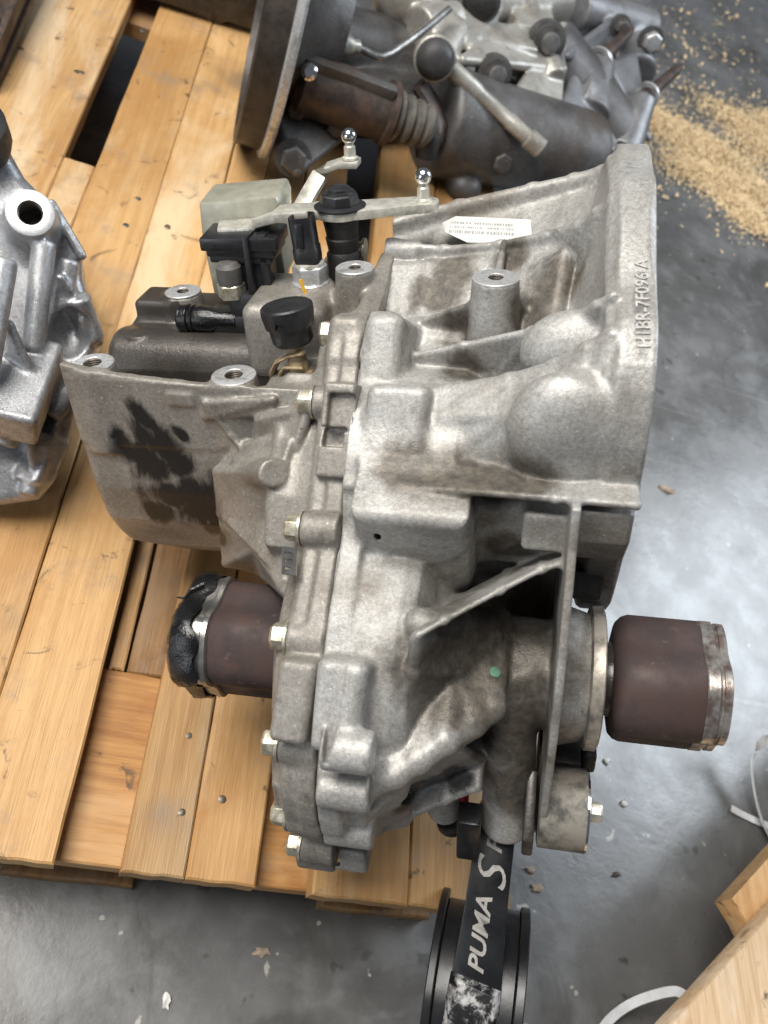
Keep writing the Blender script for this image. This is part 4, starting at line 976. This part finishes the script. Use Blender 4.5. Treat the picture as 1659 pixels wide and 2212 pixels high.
# slave cylinder and bellows
a, b = gr(648, 178, 120), gr(838, 245, 112); d = unit(b-a); Ls = np.linalg.norm(b-a)
sl = MB().lathe(a, d, [(-8, 24), (0, 33), (Ls*.5, 34), (Ls-6, 32), (Ls-4, 36), (Ls+3, 36), (Ls+4, 28)], n=36).build('slave_cylinder', MAT['rust'], GR)
pr = []; x_ = 4.
for k in range(4): pr += [(x_, 22), (x_+3, 29-k*1.2), (x_+8, 29-k*1.2), (x_+11, 22)]; x_ += 13
MB().lathe(b, d, pr+[(x_+4, 14), (x_+8, 12)], n=36).build('bellows', simple('dusty_rubber', (.12, .11, .095), .6, 0, .4, 90, .4), sl)
e = b+d*x_; MB().tube([e-d*10, e+np.array([2, -6, -10]), e+np.array([6, -14, -30])], [14, 16, 13], n=14).build('push_rod_end', MAT['rubber'], sl)
nip = gr(668, 155, 152); MB().lathe(nip, TOCAM(gr0+nip), [(-8, 8), (0, 9), (4, 9), (6, 7), (9, 5), (9, 3)], n=20).build('bleed_nipple', MAT['chrome'], sl)
MB().box(gr(742, 168, 146), (62, 7, 10), R=[d, unit(np.cross((0, 0, 1), d)), np.cross(d, unit(np.cross((0, 0, 1), d)))], b=2).build('cylinder_flange', MAT['dark_cast'], sl)
# banjo and pipe
bj = gr(708, 62, 158)
un = MB().lathe(bj, TOCAM(gr0+bj), [(-24, 16), (2, 17), (4, 15)], n=24).build('banjo_union', MAT['dark_cast'], GR)
MB().lathe(bj+TOCAM(gr0+bj)*4+np.array([2, 8, 0]), TOCAM(gr0+bj), [(0, 12), (9, 12), (11, 10)], n=6).build('union_bolt', simple('blue_grey_plastic', (.10, .11, .13), .35), un, sharp=20, bevel=.7)
a2, b2 = gr(718, 92, 150), gr(764, 100, 148); MB().lathe(a2, b2-a2, [(0, 12), (14, 14), (18, 14), (19, 11), (24, 11), (25, 8), (34, 8)], n=20).build('union_sleeve', MAT['zinc'], un)
MB().tube([gr(*q) for q in ((764, 100, 148), (785, 108, 146), (808, 120, 144), (826, 123, 144), (845, 116, 146), (880, 92, 152), (925, 58, 160), (970, 20, 166))], 4.6, n=10).build('fluid_pipe', MAT['steel'], un)
# dome-capped lever and rod
cpp = gr(940, 128, 150); td = unit(TOCAM(gr0+cpp)+np.array([.2, -.3, 0]))
MB().lathe(cpp-td*18, td, [(0, 25), (10, 26), (16, 26), (18, 23)], n=32).build('lever_cup', MAT['mid_cast'], GR)
MB().lathe(cpp-td*4, td, [(22*math.sin(q), max(.1, 24*math.cos(q)**.7)) for q in np.linspace(0, 1.55, 10)], n=32).build('lever_dome', simple('dusty_dome', (.055, .054, .055), .5, 0, .3, 60, .3), GR)
a3, b3_ = gr(975, 150, 132), gr(1168, 322, 96); d3 = b3_-a3; L3 = np.linalg.norm(d3)
MB().lathe(a3, d3, [(0, 12), (L3*.28, 11), (L3*.30, 9.5), (L3*.62, 9), (L3*.64, 10.5), (L3*.84, 10), (L3*.86, 13), (L3, 13)], n=20).build('link_rod', MAT['mid_cast'], GR)
# rubber bushes
for px, py, h, r in ((1186, 92, 140, 27), (1072, 162, 122, 24)):
    c0_ = gr(px, py, h); td = unit(TOCAM(gr0+c0_)+np.array([.35, -.15, 0]))
    bb_ = MB().lathe(c0_-td*26, td, [(0, r*.9), (6, r), (10, r), (11, r*.86), (15, r*.86), (16, r), (20, r*.98), (21, r*.8), (26, r*.78)], n=32).build('rubber_bush', MAT['dark_cast'], GR)
    MB().lathe(c0_, td, [(0, r*.5), (8, r*.5), (9, r*.4)], n=24).build('bush_pin', MAT['steel'], bb_)
hp = gr(1040, 5, 150); MB().lathe(hp, TOCAM(gr0+hp), [(-10, 24), (6, 26), (20, 22), (26, 12)], n=28).build('rubber_cap', MAT['rubber'], GR)
# studs with washers
for (p0, p1, h0, h1) in (((1296, 130), (1368, 60), 100, 128), ((1398, 206), (1472, 142), 88, 112)):
    a4, b4 = gr(*p0, h0), gr(*p1, h1); d4 = b4-a4; L4 = np.linalg.norm(d4)
    stn = MB().lathe(a4, d4, [(-10, 10), (L4*.35, 10), (L4*.37, 9), (L4*.8, 9), (L4*.86, 7), (L4*.98, 4), (L4, .2)], n=16).build('stud', MAT['rust'], GR)
    MB().lathe(a4-unit(d4)*1, d4, [(0, 13), (0, 20), (4, 20), (4, 13)], n=28, caps=False).build('washer', MAT['machined'], stn)
for px, py, h, r, mt_ in ((640, 238, 100, 13, 'rust'), (727, 277, 92, 13, 'rust'), (634, 345, 70, 17, 'dark_cast'), (1410, 92, 112, 17, 'machined'), (1085, 352, 60, 15, 'dark_cast'), (1345, 60, 120, 13, 'dark_cast')):
    c0_ = gr(px, py, h); d5 = unit(TOCAM(gr0+c0_)+np.array([.1 if px < 1000 else .5, -.2, -.1]))
    w5 = MB().lathe(c0_-d5*18, d5, [(0, r*1.15), (8, r*1.25), (10, r*1.25), (11, r)], n=20).build('bolt_boss', MAT[mt_ if mt_ != 'machined' else 'dark_cast'], GR)
    MB().lathe(c0_-d5*8, d5, [(0, r*.9), (11, r*.9), (13, r*.72)], n=6, a0=px*.1).build('bolt_head', MAT[mt_], w5, sharp=20, bevel=.8)
MB().tube([gr(*q) for q in ((905, 180, 110), (930, 220, 96), (950, 270, 84), (940, 300, 74))], [9, 9, 9, 8], n=10, flat=2).build('release_arm', MAT['rust'], GR)

# ---- dark castings at the top left edge
dc = Wn(395, -40, 40); DCb = tag(empty('casting', tuple(dc*S)), 'black oily casting poking in at the top edge of the photo', 'casting')
f = Field((-200, -160, -60), (220, 220, 120), 3.2); f.box((0, 60, 10), (130, 70, 46), R=[unit((1, .12, 0)), unit((-.12, 1, 0)), (0, 0, 1)], k=0, rd=14)
f.cyl((60, -2, 10), (60, 60, 10), 34, 40, 8, 6); f.cyl((-60, 8, 10), (-60, 60, 10), 30, 36, 8, 6); f.box((0, 60, -20), (60, 60, 22), k=6, rd=5)
link('casting_body', f.mesh('casting_body'), MAT['dirty_black'], DCb)
hexbolt('casting_bolt', (40, -8, 40), (0, -.4, 1), 12, 12, 'dirty_black', DCb)
dc = Wn(-40, 120, 20); DCc = tag(empty('bracket', tuple(dc*S)), 'dark brown steel bracket in the top left corner', 'bracket')
e1, e2 = Wn(85, -40, 30)-dc, Wn(-10, 190, 10)-dc; d6 = unit(e2-e1); s6 = unit(np.cross((0, 0, 1), d6)); s6 = s6 if s6[0] < 0 else -s6
MB().prism([e1-d6*60, e1-d6*60+s6*46, e2+s6*46, e2], (0, 0, -14)).build('bracket_plate', MAT['rust'], DCc, bevel=2)
MB().prism([e1-d6*60+s6*4, e1-d6*60+s6*12, e2+s6*12-d6*6, e2+s6*4-d6*6], (0, 0, 26)).build('bracket_web', MAT['rust'], DCc, bevel=1.5)
hexbolt('bracket_bolt', (e1+e2)/2+s6*30, (0, 0, 1), 10, 9, 'dirty_black', DCc)
# ------------------------------------------------------------------ floor litter, second pallet, straps
a7, b7 = W(1659, 1979, 10), W(1448, 2212, 10); d7 = unit(b7-a7); s7 = np.array([-d7[1], d7[0], 0.]); s7 = s7 if s7[0] > 0 else -s7
P2o = a7+s7*60; P2o[2] = FLOOR
pal2 = tag(empty('pallet', tuple(P2o*S)), 'pale worn wooden pallet cut off by the bottom right corner', 'pallet')
def plank2(name, o, L0, L1, w0, w1, zt, th, mat, dd=d7, ss=s7):
    """plank in the second pallet's own directions"""
    mb = MB(); n = 26; vs_ = []; fs = []; base = np.asarray(o, float).copy(); base[2] = 0
    wa = RNG.normal(0, .5, n+1).cumsum()*.5; wb = RNG.normal(0, .5, n+1).cumsum()*.5
    for i in range(n+1):
        l = L0+(L1-L0)*i/n
        for wv, z in ((w0+wa[i]+1.5, zt), (w1+wb[i]-1.5, zt), (w1+wb[i], zt-2), (w1+wb[i], zt-th), (w0+wa[i], zt-th), (w0+wa[i], zt-2)):
            vs_.append(base+dd*l+ss*wv+np.array([0, 0, z])-P2o)
    for i in range(n):
        for k in range(6): fs.append([6*i+k, 6*i+(k+1) % 6, 6*i+6+(k+1) % 6, 6*i+6+k])
    fs += [[5, 4, 3, 2, 1, 0], [6*n+k for k in range(6)]]
    return mb.add(vs_, fs).build(name, mat, pal2, sharp=40)
MAT['wood_pale'] = wood('weathered_plank', base=(.60, .44, .28), dark=(.42, .27, .14), pale=(.70, .60, .48), stain=.9)
ta = math.atan2(d7[1], d7[0])-math.pi/2
plank2('deck_board', a7, -500, 420, 0, 140, 10, 22, MAT['wood_pale'])
plank2('deck_board', a7, -500, 420, 178, 320, 10, 22, MAT['wood_pale'])
c7 = W(1580, 1942, -14)
plank2('cross_board', c7, 0, 145, 0, 420, -14, 24, MAT['wood_worn'], dd=unit(W(1622, 2013, -14)-c7), ss=unit(W(1659, 1854, -14)-c7))
mb = MB(); o7 = a7+s7*120+d7*150; o7[2] = 0
mb.box(np.array([o7[0], o7[1], -92])-P2o, (48, 48, 52), R=[d7, s7, (0, 0, 1)], b=1.5).build('block', MAT['wood_worn'], pal2)
mb = MB(); o7 = a7+s7*120-d7*200; mb.box(np.array([o7[0], o7[1], -92])-P2o, (48, 48, 52), R=[d7, s7, (0, 0, 1)], b=1.5).build('block', MAT['wood_worn'], pal2)

MAT['strap'] = simple('white_plastic_strap', (.72, .73, .74), .35, 0, .15, 60, .1)
def strap(pts, w_, label, roll=(0, 0, 1)):
    pts = [W(*q) for q in pts]; c0_ = pts[0].copy(); out = []
    P_ = [pts[0]]+pts+[pts[-1]]
    for i in range(1, len(P_)-2):
        for t in np.linspace(0, 1, 7, endpoint=False):
            p0, p1, p2, p3 = P_[i-1], P_[i], P_[i+1], P_[i+2]
            out.append(.5*(2*p1+(p2-p0)*t+(2*p0-5*p1+4*p2-p3)*t*t+(3*p1-p0-3*p2+p3)*t**3))
    out.append(pts[-1]); vs_ = []; fs = []
    for i, p in enumerate(out):
        d = unit(out[min(i+1, len(out)-1)]-out[max(i-1, 0)]); sd = unit(np.cross(roll, d)); up = np.cross(d, sd)
        vs_ += [p+sd*w_+up*.5, p-sd*w_+up*.5, p-sd*w_-up*.5, p+sd*w_-up*.5]
    for i in range(len(out)-1):
        for k in range(4): fs.append([4*i+k, 4*i+(k+1) % 4, 4*i+4+(k+1) % 4, 4*i+4+k])
    fs += [[3, 2, 1, 0], [4*len(out)-4+k for k in range(4)]]
    o = MB().add(vs_, fs).build('strap', MAT['strap'], None, org=c0_); tag(o, label, 'strap', 'plastic straps on the floor')
strap([(1700, 1560, -60), (1659, 1592, -80), (1632, 1622, -100), (1625, 1665, -110), (1632, 1720, -120), (1648, 1775, -128), (1675, 1830, -138), (1690, 1860, -140)], 6.5, 'white plastic strap bending at the right edge of the floor', roll=(.5, .3, .8))
strap([(1580, 1746, -140), (1605, 1760, -141), (1640, 1776, -141), (1700, 1800, -142)], 4, 'short cream strap end lying beside the white strap')
strap([(1290, 2240, -142), (1320, 2200, -130), (1365, 2168, -110), (1420, 2148, -90), (1462, 2142, -75), (1484, 2160, -66), (1492, 2190, -60), (1505, 2210, -30), (1530, 2235, 14)], 4.5, 'looped off white strap by the pale pallet at the bottom', roll=(-.6, .3, .7))

# sawdust
def chips(name, n, pts, size, mat, spread):
    vs_ = []; fs = []
    base = RNG.integers(0, len(pts), n)
    for i in range(n):
        cx_, cy_, sx, sy, ang_ = pts[base[i]]
        a, b = RNG.normal(0, 1, 2)*.5
        if RNG.random() < spread: a, b = a*2.2, b*2.2
        x = cx_+a*sx*math.cos(ang_)-b*sy*math.sin(ang_); y = cy_+a*sx*math.sin(ang_)+b*sy*math.cos(ang_)
        hgt = max(0, 1-(a*a+b*b))*10; s_ = size*RNG.uniform(.5, 1.6); th = RNG.uniform(0, 6.28); t2 = RNG.uniform(-.7, .7)
        u = np.array([math.cos(th), math.sin(th), t2])*s_; v = np.array([-math.sin(th), math.cos(th), RNG.uniform(-.6, .6)])*s_*RNG.uniform(.25, .6)
        c = np.array([x, y, FLOOR+.8+RNG.uniform(0, 1)*hgt+s_*.35]); k = len(vs_)
        vs_ += [c-u-v, c+u-v, c+u*.8+v+np.array([0, 0, s_*.3]), c-u*.9+v]; fs.append([k, k+1, k+2, k+3])
    me = bpy.data.meshes.new(name); o0 = np.mean(vs_, 0); me.from_pydata([tuple((p-o0)*S) for p in vs_], [], fs)
    o = link(name, me, mat); o.location = Vector(tuple(o0*S)); return o
t = NT('sawdust_chips'); oi = t.noise(180, 2, .5)
t.set(col=t.mix(t.ramp(oi, .3, .7), (.86, .68, .42), (.66, .47, .25)), rough=.8)
def wl(px, py): p = W(px, py, FLOOR); return p[0], p[1]
spots = []
for px, py, sx, sy in ((1420, 270, 110, 60), (1480, 300, 110, 70), (1540, 330, 110, 70), (1600, 270, 110, 60), (1650, 330, 100, 80), (1560, 390, 70, 60), (1500, 370, 80, 50), (1640, 420, 60, 60), (1400, 250, 60, 40), (1620, 470, 40, 40), (1590, 440, 40, 40), (1690, 280, 100, 60)):
    spots.append((*wl(px, py), sx, sy, RNG.uniform(-.4, .4)))
sd_ = chips('sawdust', 46000, spots, 2.0, t.m, .10); tag(sd_, 'golden sawdust and wood shavings scattered on the floor', 'sawdust', kind='stuff')
spots = [(*wl(px, py), 150, 150, 0) for px, py in ((1480, 60), (1560, 120), (1450, 140), (1600, 40), (1480, 440), (1500, 200))]
sc2 = chips('wood_flakes', 420, spots, 3.4, t.m, .3); tag(sc2, 'pale wood flakes sprinkled thinly round the sawdust', 'wood flakes', kind='stuff')
# single crumbs one can point to
def crumb(px, py, s_, col, label, cat='debris'):
    p = W(px, py, FLOOR); s_ = tuple(q*.62 for q in s_); bm = bmesh.new(); bmesh.ops.create_icosphere(bm, subdivisions=2, radius=1)
    for q in bm.verts: q.co = Vector((q.co.x*s_[0], q.co.y*s_[1], q.co.z*s_[2]))*S*(1+RNG.normal(0, .26))
    me = bpy.data.meshes.new('floor_crumb'); bm.to_mesh(me); bm.free()
    o = link('floor_crumb', me, col, None, 60); o.location = Vector(tuple((p+np.array([0, 0, s_[2]*.6]))*S)); o.rotation_euler = (0, 0, RNG.uniform(-.3, .3)); tag(o, label, cat, 'crumbs on the floor')
cw_ = simple('bark_crumb', (.42, .33, .25), .8, 0, .3, 200, .6); cwh = simple('white_crumb', (.75, .74, .70), .6, 0, .15, 200, .3); cdk = simple('dark_crumb', (.07, .05, .04), .7, 0, .3, 200, .5); cor = simple('rusty_crumb', (.42, .18, .08), .7, 0, .3, 200, .5)
for px, py, s_, m_, lb in ((1440, 1058, (20, 9, 5), cw_, 'long pale brown crumb on the floor right of the bell flange'), (1318, 1265, (6, 11, 4), cor, 'rusty orange crumb beside the shaded flange rim'),
        (1310, 1645, (7, 6, 4), cwh, 'bright white crumb right of the bush bolt'), (1347, 1738, (6, 5, 4), cwh, 'white crumb just below the first one by the bush bolt'),
        (1146, 1880, (8, 5, 4), cw_, 'cream crumb right of the black mount arm'), (1160, 1918, (11, 6, 4), cw_, 'tan splinter right of the black mount plate'), (1330, 1890, (9, 4, 3), cdk, 'brown splinter in the middle of the lower right floor'),
        (358, 2163, (5, 9, 4), cwh, 'white grain on the dark floor at the lower left'), (565, 2058, (11, 6, 3), cw_, 'brown wood flake on the dark floor below the pallet')):
    crumb(px, py, s_, m_, lb)

# green inspection dot, oil, dirt and painted shade, put where they sit on the casting
bpy.context.view_layer.update(); dg = bpy.context.evaluated_depsgraph_get(); inv = GMAT.inverted()
def cast_at(px, py):
    hit, loc, nor, idx, ob, _ = scn.ray_cast(dg, Vector((0, 0, HC*S)), Vector(tuple(unit(M@ray(px, py)))))
    if not hit: return None, None
    return np.array(inv@loc)/S, np.array((inv.to_3x3()@nor).normalized())
q, nl = cast_at(1069, 1452)
if q is not None: MB().lathe(q-nl*2, nl, [(0, 3.4), (2.5, 3.4), (2.8, 2.6)], n=18).build('paint_dot', MAT['green'], GB)
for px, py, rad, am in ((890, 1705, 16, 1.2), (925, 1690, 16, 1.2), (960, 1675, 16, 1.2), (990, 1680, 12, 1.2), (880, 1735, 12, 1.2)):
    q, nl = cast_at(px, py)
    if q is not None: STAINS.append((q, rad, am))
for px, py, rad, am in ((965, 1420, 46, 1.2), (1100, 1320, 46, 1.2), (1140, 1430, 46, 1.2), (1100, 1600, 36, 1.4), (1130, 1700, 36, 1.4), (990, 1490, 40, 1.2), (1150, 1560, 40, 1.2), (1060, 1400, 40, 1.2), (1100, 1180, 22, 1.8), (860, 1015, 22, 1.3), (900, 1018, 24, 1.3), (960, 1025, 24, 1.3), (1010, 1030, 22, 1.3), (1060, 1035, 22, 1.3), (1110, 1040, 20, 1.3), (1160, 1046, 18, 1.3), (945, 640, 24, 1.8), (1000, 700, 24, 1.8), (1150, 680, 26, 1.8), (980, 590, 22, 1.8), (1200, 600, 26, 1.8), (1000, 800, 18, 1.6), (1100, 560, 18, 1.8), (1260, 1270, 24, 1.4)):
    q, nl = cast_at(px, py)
    if q is not None: DIRT_SHADE.append((q, rad, am))
bell.data.materials[0] = cast('cast_aluminium_bell_oily_shaded', light=(.50, .495, .475), dark=(.37, .355, .33), brown=(.20, .165, .125), dirt=.42, smear=bell_oil, dirt_shade=bell_dirt_shade)
